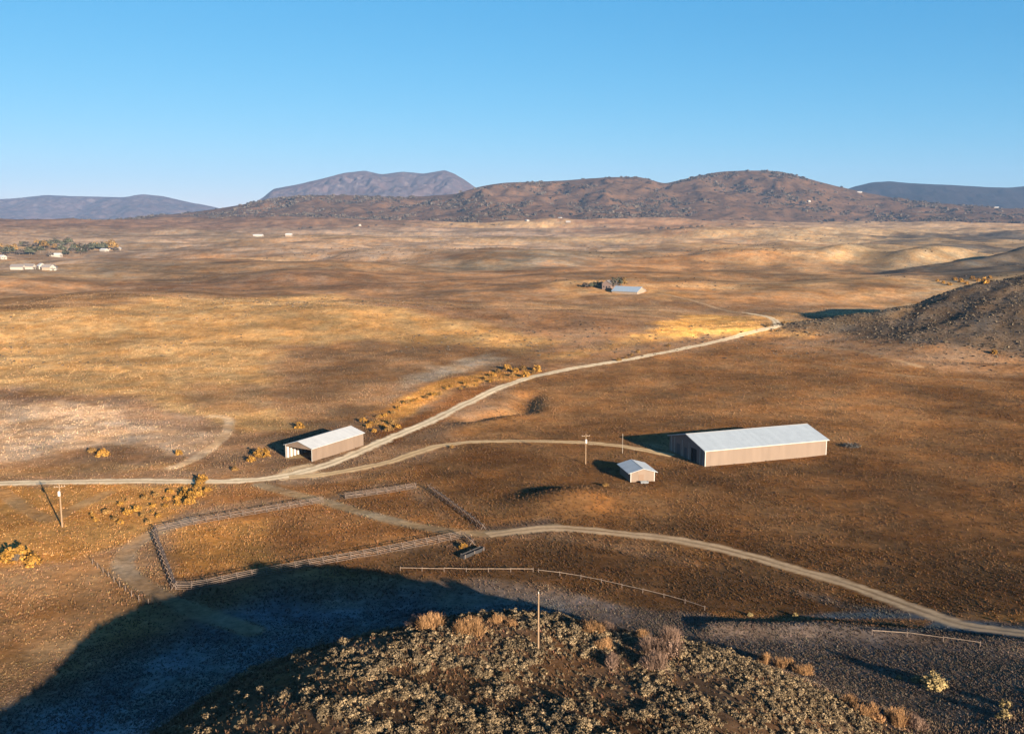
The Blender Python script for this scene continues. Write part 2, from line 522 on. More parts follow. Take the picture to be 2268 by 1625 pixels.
def cover(x, y):
    x = np.asarray(x, float); y = np.asarray(y, float)
    r = np.hypot(x, y)
    w = 0.030 * r
    wx = x + 1.3 * w * (fbm(x / 90.0, y / 110.0, 21, 6, .62) - .5) * 2
    wy = y + 2.8 * w * (fbm(x / 90.0, y / 110.0, 22, 6, .62) - .5) * 2
    col = np.empty(x.shape + (3,)); col[:] = BASE
    edge_n = fbm(x / 24.0, y / 30.0, 25, 5, .7)
    shade_m = (1 - sstep(160, 184, wy + 1.5 * np.clip(-x - 45, 0, 70)))[..., None]  # mask of the painted shadow tone, following the knoll's cast shadow edge
    col = col * (1 - shade_m) + BASE_SHADE * shade_m
    for poly, c, soft, op in REG:
        lo = poly.min(0) - 0.2 * np.hypot(*poly.mean(0)); hi = poly.max(0) + 0.2 * np.hypot(*poly.mean(0))
        m = (wx > lo[0]) & (wx < hi[0]) & (wy > lo[1]) & (wy < hi[1])
        if not m.any(): continue
        sd = poly_sd(wx[m], wy[m], poly)
        s = soft * r[m]
        a = (op * sstep(-s, s, sd + 1.5 * s * (edge_n[m] - .5) * 2))[..., None]
        col[m] = col[m] * (1 - a) + c * a
    hr = sstep(2.5, 7, bump(x, y, *BUMPS[HILLI][:5], p=1.6) + bump(x, y, *BUMPS[HILLI + 1][:5], p=1.1) + 3 * (fbm(x / 25, y / 30, 77, 3) - .5))[..., None]
    col = col * (1 - hr) + HILLC * hr
    kz = sstep(5.5, 9.5, H(x, y)) * (1 - sstep(160, 180, r))
    kz = kz[..., None] * (y > 40)[..., None]
    col = col * (1 - kz) + SAGEC * kz
    for ln, wd, c, op in TRACKS:
        lo = ln.min(0) - 12; hi = ln.max(0) + 12
        m = (x > lo[0]) & (x < hi[0]) & (y > lo[1]) & (y < hi[1])
        if not m.any(): continue
        d = line_d(x[m] + .5 * (vnoise(x[m] / 4, y[m] / 4, 5) - .5), y[m], ln)
        a = (op * (1 - sstep(wd * .5, wd * .5 + 1.2, d)) * (0.6 + 0.4 * vnoise(x[m] / 6, y[m] / 6, 9)))[..., None]
        col[m] = col[m] * (1 - a) + c * a
    # streaky variation in the grass, clump and stand scale
    f = 0.66 + 0.68 * sstep(.30, .70, fbm(x / 46.0, y / 38.0, 41, 6, .72))
    f2 = 0.84 + 0.32 * sstep(.28, .72, fbm(x / 320.0, y / 190.0, 43, 6, .62))
    sg = (.42 * sstep(600, 1000, r) * sstep(.50, .62, fbm(x / 380.0, y / 260.0, 45, 7, .62)))[..., None]   # stands of grey sage
    col = col * (1 - sg) + alb((132, 111, 86)) * sg
    lt = (.34 * sstep(420, 900, r) * sstep(.53, .64, fbm(x / 520.0, y / 210.0, 49, 7, .6)))[..., None]    # bleached swards
    col = col * (1 - lt) + alb((214, 174, 124)) * lt
    ft = (.75 * sstep(2900, 4300, r + .7 * np.clip(-x, 0, 1600) + 900 * (fbm(x / 700.0, y / 500.0, 59, 5, .6) - .5)))[..., None]      # scrub thickens towards the hills
    col = col * (1 - ft) + alb((122, 92, 72)) * ft
    col = 1.18 * col * (f * f2)[..., None]
    pl = sstep(.30, .40, col[..., 0]) * sstep(.5, .62, fbm(x / 5.0, y / 7.0, 51, 3, .6))   # brush dotting the pale soil
    col = col * (1 - .25 * pl)[..., None]
    return col


# ------------------------------------------------------------------ ground sheet
M_GROUND = ground_mat()
GR = 13000.0
az = np.concatenate([np.arange(-33, 33, 0.115), np.arange(33, 60, 0.9), np.arange(60, 300, 4.0), np.arange(300, 327, 0.9)])
az = np.radians(az)
rows = np.concatenate([np.geomspace(14, 90, 60, endpoint=False), np.geomspace(90, 1200, 520, endpoint=False), np.geomspace(1200, GR, 230)])
A, R = np.meshgrid(az, rows)
GX = R * np.sin(A); GY = R * np.cos(A)
GZ = H(GX, GY)
nc, nr_ = len(az), len(rows)
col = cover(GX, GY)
idx = np.arange(nc * nr_).reshape(nr_, nc)
a = idx[:-1, :]; b = idx[1:, :]
quads = np.stack([a, np.roll(a, -1, 1), np.roll(b, -1, 1), b], -1).reshape(-1, 4)
V = np.stack([GX, GY, GZ], -1).reshape(-1, 3)
# close the middle
V = np.vstack([V, [[0, 0, gz(0, 0)]]]); colv = np.vstack([col.reshape(-1, 3), [BASE_SHADE]])
ctr = len(V) - 1
i0 = np.arange(nc)
tri = np.stack([np.full(nc, ctr), np.roll(i0, -1), i0, i0], -1)
ground = mesh_np('ground', V, quads, M_GROUND, colv, smooth=True)
# middle fan kept as quads of the same sheet
import bmesh
bm = bmesh.new(); bm.from_mesh(ground.data); bm.verts.ensure_lookup_table()
for k in range(nc):
    bm.faces.new((bm.verts[ctr], bm.verts[(k + 1) % nc], bm.verts[k]))
bmesh.ops.recalc_face_normals(bm, faces=bm.faces[-nc:])
bm.to_mesh(ground.data); bm.free()
# all faces up
nz = np.empty(len(ground.data.polygons) * 3, np.float32); ground.data.polygons.foreach_get('normal', nz)
if np.median(nz[2::3]) < 0: ground.data.flip_normals()
tag(ground, kind='structure')


# ------------------------------------------------------------------ dirt roads
def road(name, pts, width, c, wob=0.5, lift=0.05):
    ln = smooth_line(P(pts) if not isinstance(pts, np.ndarray) else pts, 0.8)
    d = np.gradient(ln, axis=0); d /= np.linalg.norm(d, axis=1)[:, None]
    nrm = np.stack([-d[:, 1], d[:, 0]], 1)
    s = np.concatenate([[0], np.cumsum(np.linalg.norm(np.diff(ln, axis=0), axis=1))])
    cross = np.array([-1, -.8, -.55, -.3, 0, .3, .55, .8, 1.0])
    wl = width / 2 * 1.15 * (1 + wob * .6 * (fbm(s / 5, s * 0 + 3, 61, 3) - .5) * 2)
    wr = width / 2 * 1.15 * (1 + wob * .6 * (fbm(s / 5, s * 0 + 9, 67, 3) - .5) * 2)
    W = np.where(cross[None, :] < 0, wl[:, None], wr[:, None]) * cross[None, :]
    X = ln[:, :1] + nrm[:, :1] * W; Y = ln[:, 1:] + nrm[:, 1:] * W
    Z = H(X, Y) + lift - 0.06 * np.abs(cross[None, :]) ** 6
    base = alb(c)
    mid = 1 - .42 * np.exp(-(cross / .26) ** 2)
    edge = 1 - .25 * np.abs(cross) ** 4
    f = (mid * edge)[None, :] * (0.85 + .3 * fbm(X / 3.0, Y / 3.0, 71, 4))
    colr = base[None, None, :] * f[..., None]
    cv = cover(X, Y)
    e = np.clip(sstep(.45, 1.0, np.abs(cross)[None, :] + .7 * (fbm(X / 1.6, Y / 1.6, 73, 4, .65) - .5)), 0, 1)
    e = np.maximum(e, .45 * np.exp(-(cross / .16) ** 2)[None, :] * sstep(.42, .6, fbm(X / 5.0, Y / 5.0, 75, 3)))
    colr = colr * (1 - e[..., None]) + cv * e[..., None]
    n = len(ln); k = len(cross)
    ii = np.arange(n * k).reshape(n, k)
    q = np.stack([ii[:-1, :-1], ii[:-1, 1:], ii[1:, 1:], ii[1:, :-1]], -1).reshape(-1, 4)
    o = mesh_np(name, np.stack([X, Y, Z], -1).reshape(-1, 3), q, M_ROAD, colr.reshape(-1, 3), smooth=True)
    z = np.empty(len(q) * 3, np.float32); o.data.polygons.foreach_get('normal', z)
    if np.median(z[2::3]) < 0: o.data.flip_normals()
    return tag(o, kind='structure')


def road_mat():
    m = N('packed_dirt')
    n = m.rng(m.noise(1.3, 5, rough=.65), .3, .7, .82, 1.18)
    m.color(m.mul(m.attr(), n))
    m.b.inputs['Roughness'].default_value = 1.0; m.b.inputs['Specular IOR Level'].default_value = 0.0
    m.bump(m.noise(2.0, 4), .25, .08)
    return m.m


M_ROAD = road_mat()
R_MAIN = [(-150, 1074), (0, 1069), (130, 1066), (300, 1064), (470, 1065), (580, 1060), (660, 1046), (740, 1022), (810, 992), (880, 962), (950, 933), (1030, 893), (1112, 855), (1180, 833), (1250, 818), (1340, 803), (1440, 785), (1520, 769), (1600, 752), (1650, 738), (1695, 727), (1722, 716), (1712, 706), (1670, 695), (1640, 691)]
R_BARN = [(640, 1056), (720, 1049), (800, 1035), (870, 1019), (920, 1002), (970, 987), (1030, 979), (1090, 976), (1200, 976), (1290, 979), (1370, 986), (1430, 996), (1490, 1008)]
R_EAST = [(1080, 1184), (1150, 1174), (1225, 1168), (1300, 1172), (1380, 1180), (1470, 1190), (1560, 1206), (1660, 1230), (1750, 1256), (1830, 1278), (1900, 1300), (1990, 1333), (2080, 1366), (2150, 1386), (2280, 1402), (2420, 1416)]
R_FARM = [(1655, 693), (1615, 688), (1565, 674), (1510, 659), (1462, 650), (1420, 650)]
roadlines = []
road('farm_track', R_FARM, 3.4, (200, 165, 130), lift=0.08)
road('dirt_road', R_MAIN, 5.2, (275, 242, 200))
road('barn_road', R_BARN, 4.2, (246, 204, 154), lift=0.075)
road('valley_road', R_EAST, 4.6, (214, 178, 140))
for rr, wd in ((R_MAIN, 5.2), (R_BARN, 4.2), (R_EAST, 4.6)):
    roadlines.append((smooth_line(P(rr), 6), wd))


# ------------------------------------------------------------------ far hills and mountains
def hill_mat(name, c1, c2, c3, s=0.02):
    m = N(name)
    n = m.noise(s, 6, rough=.68); n2 = m.noise(s * 4.2, 5, rough=.7); n3 = m.noise(s * .22, 3)
    a = m.mix(m.rng(n, .4, .6, 0, 1), tuple(alb(c1)), tuple(alb(c2)))
    a = m.mix(m.rng(n2, .52, .66, 0, .9), a, tuple(alb(c3)))
    a = m.mul(a, m.rng(n3, .3, .7, .8, 1.2))
    m.color(a)
    m.b.inputs['Roughness'].default_value = 1.0; m.b.inputs['Specular IOR Level'].default_value = 0.0
    m.bump(n2, .6, 6.0)
    return m.m


def range_mesh(name, prof, dist, front, back, mat, base=None, seed=0, nx=420, ny=90, gully=0.35, rough=10.0, wig=250.0):
    """prof: skyline notes (2267-wide view); crest stands at `dist`, slopes run `front` m this way, `back` m away"""
    prof = np.asarray(prof, float) / K
    xs = (prof[:, 0] - 512) / F * dist * CP
    ang = np.arctan((366.5 - prof[:, 1]) / F) - PITCH
    zs = CAMZ + np.tan(ang) * dist
    X = np.linspace(xs[0], xs[-1], nx)
    crest = np.interp(X, xs, zs)
    ker = np.hanning(9); ker /= ker.sum()
    crest = np.convolve(np.pad(crest, 4, mode='edge'), ker, 'valid')
    crest = crest + rough * .35 * (fbm(X / (rough * 9), X * 0 + seed, 90 + seed, 4) - .5)
    t = np.concatenate([np.linspace(-1, 0, ny, endpoint=False), np.linspace(0, 1, ny // 3)])
    XX, TT = np.meshgrid(X, t)
    YC = dist + wig * (fbm(X / 1400.0, X * 0 + 5, 80 + seed, 2) - .5) * 2
    fr_ = front * (1 + .75 * (fbm(X / 700.0, X * 0 + 2, 86 + seed, 3) - .5))
    YY = YC[None, :] + np.where(TT < 0, TT * fr_[None, :], TT * back)
    sc = YY / YC[None, :]                          # fan the slope out so the ends stay put
    XW = XX * (0.35 + 0.65 * sc)
    bz = H(XW, YY) - 6.0 if base is None else np.full(XX.shape, base)
    u = np.clip(np.abs(TT), 0, 1)
    shape = (1 - u) ** 1.45 * (1 + .45 * u)
    g = np.abs(fbm(XW / 260.0, YY / 520.0, 100 + seed, 4) - .5) * 2          # spurs and gullies
    g2 = fbm(XW / 70.0, YY / 70.0, 110 + seed, 4)
    body = np.maximum(crest[None, :] - bz, 2)
    away = sstep(0.0, .25, u) * (1 - u * .6)
    Z = bz + body * shape * (1 - gully * away * (g * 1.2 - .25)) + rough * (g2 - .5) * 2 * sstep(0.03, .15, u) * np.clip(body / 120, 0, 1)
    n, k = XX.shape
    ii = np.arange(n * k).reshape(n, k)
    q = np.stack([ii[:-1, :-1], ii[:-1, 1:], ii[1:, 1:], ii[1:, :-1]], -1).reshape(-1, 4)
    o = mesh_np(name, np.stack([XW, YY, Z], -1).reshape(-1, 3), q, mat, smooth=True)
    z = np.empty(len(q) * 3, np.float32); o.data.polygons.foreach_get('normal', z)
    if np.median(z[2::3]) < 0: o.data.flip_normals()
    tag(o, kind='structure')
    return o, XW, YY, Z


MH = hill_mat('brushy_hillside', (118, 88, 68), (98, 76, 60), (62, 52, 45), .012)
MM = hill_mat('far_mountain_rock', (104, 84, 84), (84, 74, 80), (122, 106, 104), .004)
MR = hill_mat('wooded_ridge', (46, 38, 40), (38, 34, 38), (30, 28, 34), .004)

hills, HX, HY, HZ = range_mesh('hills', [(-500, 512), (-150, 506), (60, 498), (250, 486), (400, 472), (480, 462), (540, 452), (600, 440), (680, 432), (780, 431), (880, 436), (1000, 430), (1060, 412), (1120, 402), (1250, 397), (1350, 389), (1420, 388), (1450, 395), (1478, 404), (1530, 391), (1600, 377), (1660, 373), (1740, 376), (1800, 390), (1870, 408), (1950, 425), (2020, 440), (2100, 450), (2200, 459), (2400, 470), (2700, 478)],
                               4700, 1150, 1300, MH, seed=1, nx=560, ny=120, gully=.62, rough=13.0, wig=260)
range_mesh('mountain', [(520, 500), (570, 452), (592, 434), (612, 418), (660, 409), (720, 395), (770, 383), (812, 378), (850, 386), (895, 380), (940, 384), (985, 376), (1005, 383), (1030, 398), (1052, 414), (1120, 450), (1200, 490)],
           9200, 1500, 1600, MM, base=40, seed=5, nx=300, ny=80, gully=.4, rough=22.0, wig=100)
range_mesh('blue_mountains', [(-600, 470), (-300, 440), (-120, 452), (0, 441), (30, 440), (110, 431), (170, 434), (255, 436), (285, 437), (320, 430), (370, 434), (430, 448), (480, 458), (560, 480), (700, 500)],
           11200, 2000, 1000, MM, base=30, seed=9, nx=300, ny=70, gully=.5, rough=26.0, wig=100)
range_mesh('wooded_mountain', [(1700, 470), (1850, 430), (1890, 412), (1930, 403), (1970, 400), (2010, 404), (2100, 409), (2180, 414), (2230, 415), (2267, 411), (2400, 400), (2700, 440)],
           8000, 1400, 1200, MR, base=40, seed=14, nx=260, ny=70, gully=.4, rough=16.0, wig=100)


# ------------------------------------------------------------------ plants
def leaf_cloud(n, size, radii, seed, clumps=14, lift=0.0, flat=0.0, spread=.34):
    """leaf-sized quads gathered in clumps through a dome; returns verts, quads, clump id"""
    r = np.random.default_rng(seed)
    th = r.uniform(0, 2 * PI, clumps); ph = np.arccos(r.uniform(-.05, 1, clumps)); rad = r.uniform(.55, .9, clumps)
    cc = np.stack([np.cos(th) * np.sin(ph), np.sin(th) * np.sin(ph), np.cos(ph)], 1) * rad[:, None]
    k = r.integers(0, clumps, n)
    p = cc[k] + r.normal(0, spread * .55, (n, 3))
    L = np.linalg.norm(p, axis=1); over = np.maximum(L / 1.08, 1); p /= over[:, None]
    p[:, 2] = np.abs(p[:, 2])
    p *= np.asarray(radii)[None, :]; p[:, 2] += lift
    nrm = p / (np.asarray(radii)[None, :] ** 2 + 1e-6) + r.normal(0, .55, (n, 3)) / np.mean(radii)
    nrm /= np.linalg.norm(nrm, axis=1)[:, None]
    up = r.normal(0, 1, (n, 3)); t = np.cross(nrm, up); t /= np.linalg.norm(t, axis=1)[:, None]; b = np.cross(nrm, t)
    s = (size * r.uniform(.55, 1.3, n))[:, None]
    Vv = np.stack([p - t * s - b * s * .6, p + t * s - b * s * .6, p + t * s * .6 + b * s, p - t * s * .7 + b * s * .8], 1).reshape(-1, 3)
    q = np.arange(4 * n).reshape(n, 4)
    return Vv, q, k


def twig_cloud(n, radii, seed, w=.02):
    """thin upright stems fanning out of one crown"""
    r = np.random.default_rng(seed)
    th = r.uniform(0, 2 * PI, n); sp = np.sqrt(r.uniform(0, 1, n))
    h = r.uniform(.55, 1.0, n) * (1 - .35 * sp ** 2)
    base = np.stack([np.cos(th) * sp * .35 * radii[0], np.sin(th) * sp * .35 * radii[1], np.zeros(n)], 1)
    base += np.stack([r.normal(0, .06, n), r.normal(0, .06, n), np.zeros(n)], 1)
    tip = np.stack([np.cos(th) * sp * radii[0], np.sin(th) * sp * radii[1], h * radii[2]], 1)
    tip += r.normal(0, .08, (n, 3)) * radii[0]
    mid = (base + tip) / 2 + r.normal(0, .05, (n, 3)) * radii[0]; mid[:, 2] += .06 * radii[2]
    side = np.stack([-np.sin(th + r.normal(0, 1, n)), np.cos(th), np.zeros(n)], 1); side /= np.linalg.norm(side, axis=1)[:, None]
    Vv = np.stack([base - side * w, base + side * w, mid + side * w * 1.3, mid - side * w * 1.3,
                   tip + side * w * .5, tip - side * w * .5], 1).reshape(-1, 3)
    o = np.arange(n)[:, None] * 6
    q = np.concatenate([o + np.array([[0, 1, 2, 3]]), o + np.array([[3, 2, 4, 5]])])
    return Vv, q


M_SAGE = plant_mat('sagebrush_leaf', .22)
M_GOLD = plant_mat('golden_willow_leaf', .25)
M_TWIG = plant_mat('bare_twigs', .15)
M_TREE = plant_mat('tree_leaf', .25)
M_TUFT = plant_mat('dry_grass_blades', 0.0)
M_BARK = simple('bark', (.10, .075, .055), .3, 6)
M_SCRUB = plant_mat('scrub_oak', 0.0)


def coljit(n, c, seed, lo=.6, hi=1.35, per=4):
    r = np.random.default_rng(seed)
    f = r.uniform(lo, hi, n)
    return np.repeat(np.asarray(c)[None, :] * f[:, None], per, 0)


SAGE_A = np.array((.175, .124, .070)); SAGE_B = np.array((.115, .084, .051))
sage_src = []
for s in range(7):
    rad = (random.uniform(.42, .6), random.uniform(.42, .6), random.uniform(.42, .62))
    Vv, q, k = leaf_cloud(300, .048, rad, 200 + s, clumps=15)
    rc = np.random.default_rng(300 + s).uniform(.7, 1.25, 15)
    cc = np.repeat((SAGE_A if s % 3 else SAGE_B)[None] * rc[k][:, None] * np.random.default_rng(s).uniform(.7, 1.3, len(k))[:, None], 4, 0)
    V2, q2, c2 = Vv, q, cc
    sage_src.append((V2, q2, c2))

# where the sagebrush stands on the knoll
n_try = 34000
sx = RNG.uniform(-75, 80, n_try); sy = RNG.uniform(72, 148, n_try)
sz = H(sx, sy)
u, v = project(sx, sy, sz)
dens = sstep(7.5, 10.5, sz + 2.2 * (fbm(sx / 9, sy / 9, 33, 3) - .5))
patch = sstep(.36, .54, fbm(sx / 6.0, sy / 5.0, 35, 4, .65))
left = sstep(-62, -12, sx - .25 * (sy - 100))
keep = (RNG.uniform(0, 1, n_try) < dens * (.42 + .58 * patch) * (.55 + .45 * left)) & (u > -60) & (u < 1090) & (v < 790)
sx, sy, sz, patch = sx[keep], sy[keep], sz[keep], patch[keep]
# thin out overlaps
order = RNG.permutation(len(sx)); cell = {}
ok = []
for i in order:
    key = (int(sx[i] // .54), int(sy[i] // .54))
    if key in cell: continue
    cell[key] = 1; ok.append(i)
sx, sy, sz, patch = sx[ok], sy[ok], sz[ok], patch[ok]
ssc = (.5 + .95 * RNG.uniform(0, 1, len(sx)) ** 1.5) * (.45 + .6 * patch) * RNG.choice([1, 1, 1, 1.3], len(sx)); srot = RNG.uniform(0, 2 * PI, len(sx)); skind = RNG.integers(0, 7, len(sx))
su, sv = project(sx, sy, sz)
inview = (su > 0) & (su < 1024) & (sv < 735)
size_px = np.where(inview, ssc / np.hypot(np.hypot(sx, sy), CAMZ - sz), 0)
big = np.argsort(-size_px)[:300]
isbig = np.zeros(len(sx), bool); isbig[big] = True
sage_objs = []
for s in range(7):
    V2, q2, c2 = sage_src[s]
    sage_objs.append(mesh_np('sage_bush', V2, q2, M_SAGE, c2, link=False))
SAGE_LABEL = 'rounded pale sagebrush clump growing on the dark foreground knoll'
for i in big:
    o = sage_objs[skind[i]].copy(); C.objects.link(o)
    o.location = (sx[i], sy[i], sz[i] - .05); o.rotation_euler = (0, 0, srot[i]); o.scale = (ssc[i],) * 3
    tag(o, SAGE_LABEL, 'sagebrush', 'sagebrush on the foreground knoll')


def merge_scatter(name, srcs, xs, ys, zs, sc, rot, kind, mat, label, cat, tint=None, sink=.05, lite=1):
    VV, QQ, CC = [], [], []; off = 0
    for i in range(len(xs)):
        V2, q2, c2 = srcs[kind[i]]
        c, s = math.cos(rot[i]), math.sin(rot[i])
        w = V2 * sc[i]
        w = np.stack([w[:, 0] * c - w[:, 1] * s + xs[i], w[:, 0] * s + w[:, 1] * c + ys[i], w[:, 2] + zs[i] - sink], 1)
        VV.append(w); QQ.append(q2 + off); CC.append(c2 if tint is None else c2 * tint[i]); off += len(V2)
    o = mesh_np(name, np.vstack(VV), np.vstack(QQ), mat, np.vstack(CC))
    return tag(o, label, cat, kind='stuff')


rest = np.where(~isbig)[0]
tint = RNG.uniform(.75, 1.25, len(rest))[:, None]
sage_lite = []
for s in range(7):
    rad = (random.uniform(.42, .6), random.uniform(.42, .6), random.uniform(.42, .62))
    Vv, q, k = leaf_cloud(120, .075, rad, 1200 + s, clumps=10)
    rc = np.random.default_rng(1300 + s).uniform(.7, 1.3, 10)
    cc = np.repeat((SAGE_A if s % 3 else SAGE_B)[None] * rc[k][:, None] * np.random.default_rng(s).uniform(.7, 1.3, len(k))[:, None], 4, 0)
    sage_lite.append((Vv, q, cc))
merge_scatter('sagebrush_cover', sage_lite, sx[rest], sy[rest], sz[rest], ssc[rest], srot[rest], skind[rest], M_SAGE,
              'smaller sagebrush covering the rest of the foreground knoll', 'sagebrush', tint)

# ---- low brush on the sage hill to the right
lite_src = []
for s in range(5):
    Vv, q, k = leaf_cloud(26, .26, (.6, .6, .5), 400 + s, clumps=6)
    cc = coljit(26, np.array((.125, .095, .064)) * (1 if s < 4 else .6), 410 + s)
    lite_src.append((Vv, q, cc))
n = 17000
bx = RNG.uniform(150, 480, n); by = RNG.uniform(420, 640, n)
hh = bump(bx, by, *BUMPS[HILLI][:5], p=1.6) + bump(bx, by, *BUMPS[HILLI + 1][:5], p=1.1)
kp = (RNG.uniform(0, 1, n) < sstep(2, 6, hh) * (.25 + .75 * sstep(.35, .55, fbm(bx / 25, by / 25, 37, 3))))
bx, by = bx[kp], by[kp]
merge_scatter('hill_brush', lite_src, bx, by, H(bx, by), (.5 + 1.1 * RNG.uniform(0, 1, len(bx)) ** 2.5), RNG.uniform(0, 6, len(bx)), RNG.integers(0, 5, len(bx)),
              M_SAGE, 'grey brush covering the slope of the right hand hill', 'brush', RNG.uniform(.6, 1.4, len(bx))[:, None], sink=.1)

# ---- scrub on the far hills
n = 24000
ii = RNG.integers(0, HX.shape[0] - 40, n); jj = RNG.integers(0, HX.shape[1], n)
hx = HX[ii, jj] + RNG.normal(0, 8, n); hy = HY[ii, jj]; hz = HZ[ii, jj]
kp = RNG.uniform(0, 1, n) < .03 + .97 * sstep(.47, .6, fbm(hx / 170, hy / 190, 39, 5, .65))
hx, hy, hz = hx[kp], hy[kp], hz[kp]
scr = []
for s in range(4):
    Vv, q, k = leaf_cloud(12, .45, (.8, .8, .55), 430 + s, clumps=4)
    scr.append((Vv, q, coljit(12, np.array((.062, .048, .036)), 440 + s)))
merge_scatter('hillside_scrub', scr, hx, hy, hz, 3.5 + 10 * RNG.uniform(0, 1, len(hx)) ** 2, RNG.uniform(0, 6, len(hx)), RNG.integers(0, 4, len(hx)),
              M_SCRUB, 'dark scrub dotting the far brown hills', 'scrub', RNG.uniform(.5, 1.5, len(hx))[:, None], sink=.5)

# ---- low brush across the middle distance
n = 9000
lr = np.exp(RNG.uniform(math.log(480), math.log(2600), n)); la = RNG.uniform(-.56, .56, n)
mx = lr * np.sin(la); my = lr * np.cos(la)
kp = RNG.uniform(0, 1, n) < sstep(.52, .68, fbm(mx / 150.0, my / 170.0, 47, 5, .6))
mx, my, lr = mx[kp], my[kp], lr[kp]
merge_scatter('valley_brush', scr, mx, my, H(mx, my), RNG.uniform(.5, 1.1, len(mx)) * (.6 + lr / 1500), RNG.uniform(0, 6, len(mx)), RNG.integers(0, 4, len(mx)),
              M_SCRUB, 'low brown brush scattered over the far grassland', 'brush', RNG.uniform(.8, 1.7, len(mx))[:, None], sink=.1)


# ---- dry grass tufts
def blocked(x, y):
    b = np.zeros(x.shape, bool)
    for ln, wd in roadlines:
        b |= line_d(x, y, ln) < wd * .5 + .1
    for ln, wd, c_, op in TRACKS:
        b |= line_d(x, y, ln[::2]) < wd * .5
    for (bx0, by0, L, W, ang) in FOOT:
        c, s = math.cos(ang), math.sin(ang)
        dx, dy = x - bx0, y - by0
        a_, b_ = dx * c + dy * s, -dx * s + dy * c
        b |= (a_ > -.4) & (a_ < L + .4) & (b_ > -.4) & (b_ < W + .4)
    return b


BARN = (*P1(704.8 * K, 466 * K), 42.0, 21.0, math.radians(19.5))
SHEDL = (*P1(312.4 * K, 461.1 * K), 24.0, 10.4, math.radians(60.5))
HUT = (*P1(630.5 * K, 481.7 * K), 6.8, 9.6, math.radians(11.0))
FOOT = [BARN, SHEDL, HUT]
n = 330000
lr = np.exp(RNG.uniform(math.log(112), math.log(760), n)); la = RNG.uniform(-.54, .54, n)
lr[:70000] = np.sqrt(RNG.uniform(84 ** 2, 165 ** 2, 70000))
tx = lr * np.sin(la); ty = lr * np.cos(la)
tz = H(tx, ty)
kp = ~blocked(tx, ty) & ~((tz > 7) & (lr < 165) & (RNG.uniform(0, 1, n) < .65))
dn = sstep(.3, .6, fbm(tx / 9.0, ty / 9.0, 57, 4, .65))
kp &= RNG.uniform(0, 1, n) < (.25 + .75 * dn)
tx, ty, tz, lr = tx[kp], ty[kp], tz[kp], lr[kp]
n = len(tx)
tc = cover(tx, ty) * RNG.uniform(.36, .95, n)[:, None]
tc = tc * .82 + tc.mean(1, keepdims=True) * np.array([.20, .18, .15])
tc *= 1 + RNG.normal(0, .05, (n, 3))
tc[(tz > 6) & (lr < 165)] *= np.array([1.75, 1.6, 1.4])      # taller bunchgrass on the knoll is a lighter straw
nb = 3
hgt = RNG.uniform(.13, .36, n) * (1 + .55 * sstep(150, 700, lr)); wid = hgt * RNG.uniform(.5, 1.1, n)
hgt = hgt * np.where((lr < 170) & (tz < 6), .55, 1.0)
VV = np.empty((n, nb, 3, 3)); th0 = RNG.uniform(0, 2 * PI, n)
for k in range(nb):
    th = th0 + k * 2.09 + RNG.normal(0, .4, n)
    lean = RNG.uniform(.1, .8, n) * hgt
    ox = np.cos(th) * wid * .35; oy = np.sin(th) * wid * .35
    px_, py_ = -np.sin(th) * wid * .5, np.cos(th) * wid * .5
    VV[:, k, 0] = np.stack([tx + ox - px_, ty + oy - py_, tz - .03], 1)
    VV[:, k, 1] = np.stack([tx + ox + px_, ty + oy + py_, tz - .03], 1)
    VV[:, k, 2] = np.stack([tx + ox + np.cos(th) * lean, ty + oy + np.sin(th) * lean, tz + hgt], 1)
VV = VV.reshape(-1, 3)
tufts = mesh_np('dry_grass', VV, np.arange(len(VV)).reshape(-1, 3), M_TUFT, np.repeat(tc, nb * 3, 0))
tag(tufts, 'dry tan grass tufts across the valley pasture', 'grass', kind='stuff')

# ---- golden willow bushes
GOLD = np.array((.24, .122, .027)); GOLD2 = np.array((.18, .10, .034))
gold_src = []
for s in range(4):
    Vv, q, k = leaf_cloud(420, .15, (1.25, 1.2, 1.35), 500 + s, clumps=16, spread=.3)
    rc = np.random.default_rng(520 + s).uniform(.7, 1.2, 16)
    cc = np.repeat((GOLD if s % 2 == 0 else GOLD2)[None] * rc[k][:, None] * np.random.default_rng(530 + s).uniform(.65, 1.25, len(k))[:, None], 4, 0)
    fo = mesh_np('foliage', Vv, q, M_GOLD, cc, link=False)
    Tv, tq = twig_cloud(36, (.9, .9, 1.1), 540 + s, .02)
    st = mesh_np('stems', Tv, tq, M_BARK, np.tile((.08, .06, .045), (len(Tv), 1)), link=False)
    gold_src.append((fo, st))


def bush(x, y, sc, kind, label, group=None, cat='bush', name='golden_bush', zs=1.0):
    t = thing(name, label, cat, (x, y, gz(x, y) - .08), random.uniform(0, 6), group)
    t.scale = (sc, sc, sc * zs)
    for src in gold_src[kind]:
        c = src.copy(); C.objects.link(c); c.parent = t
    return t


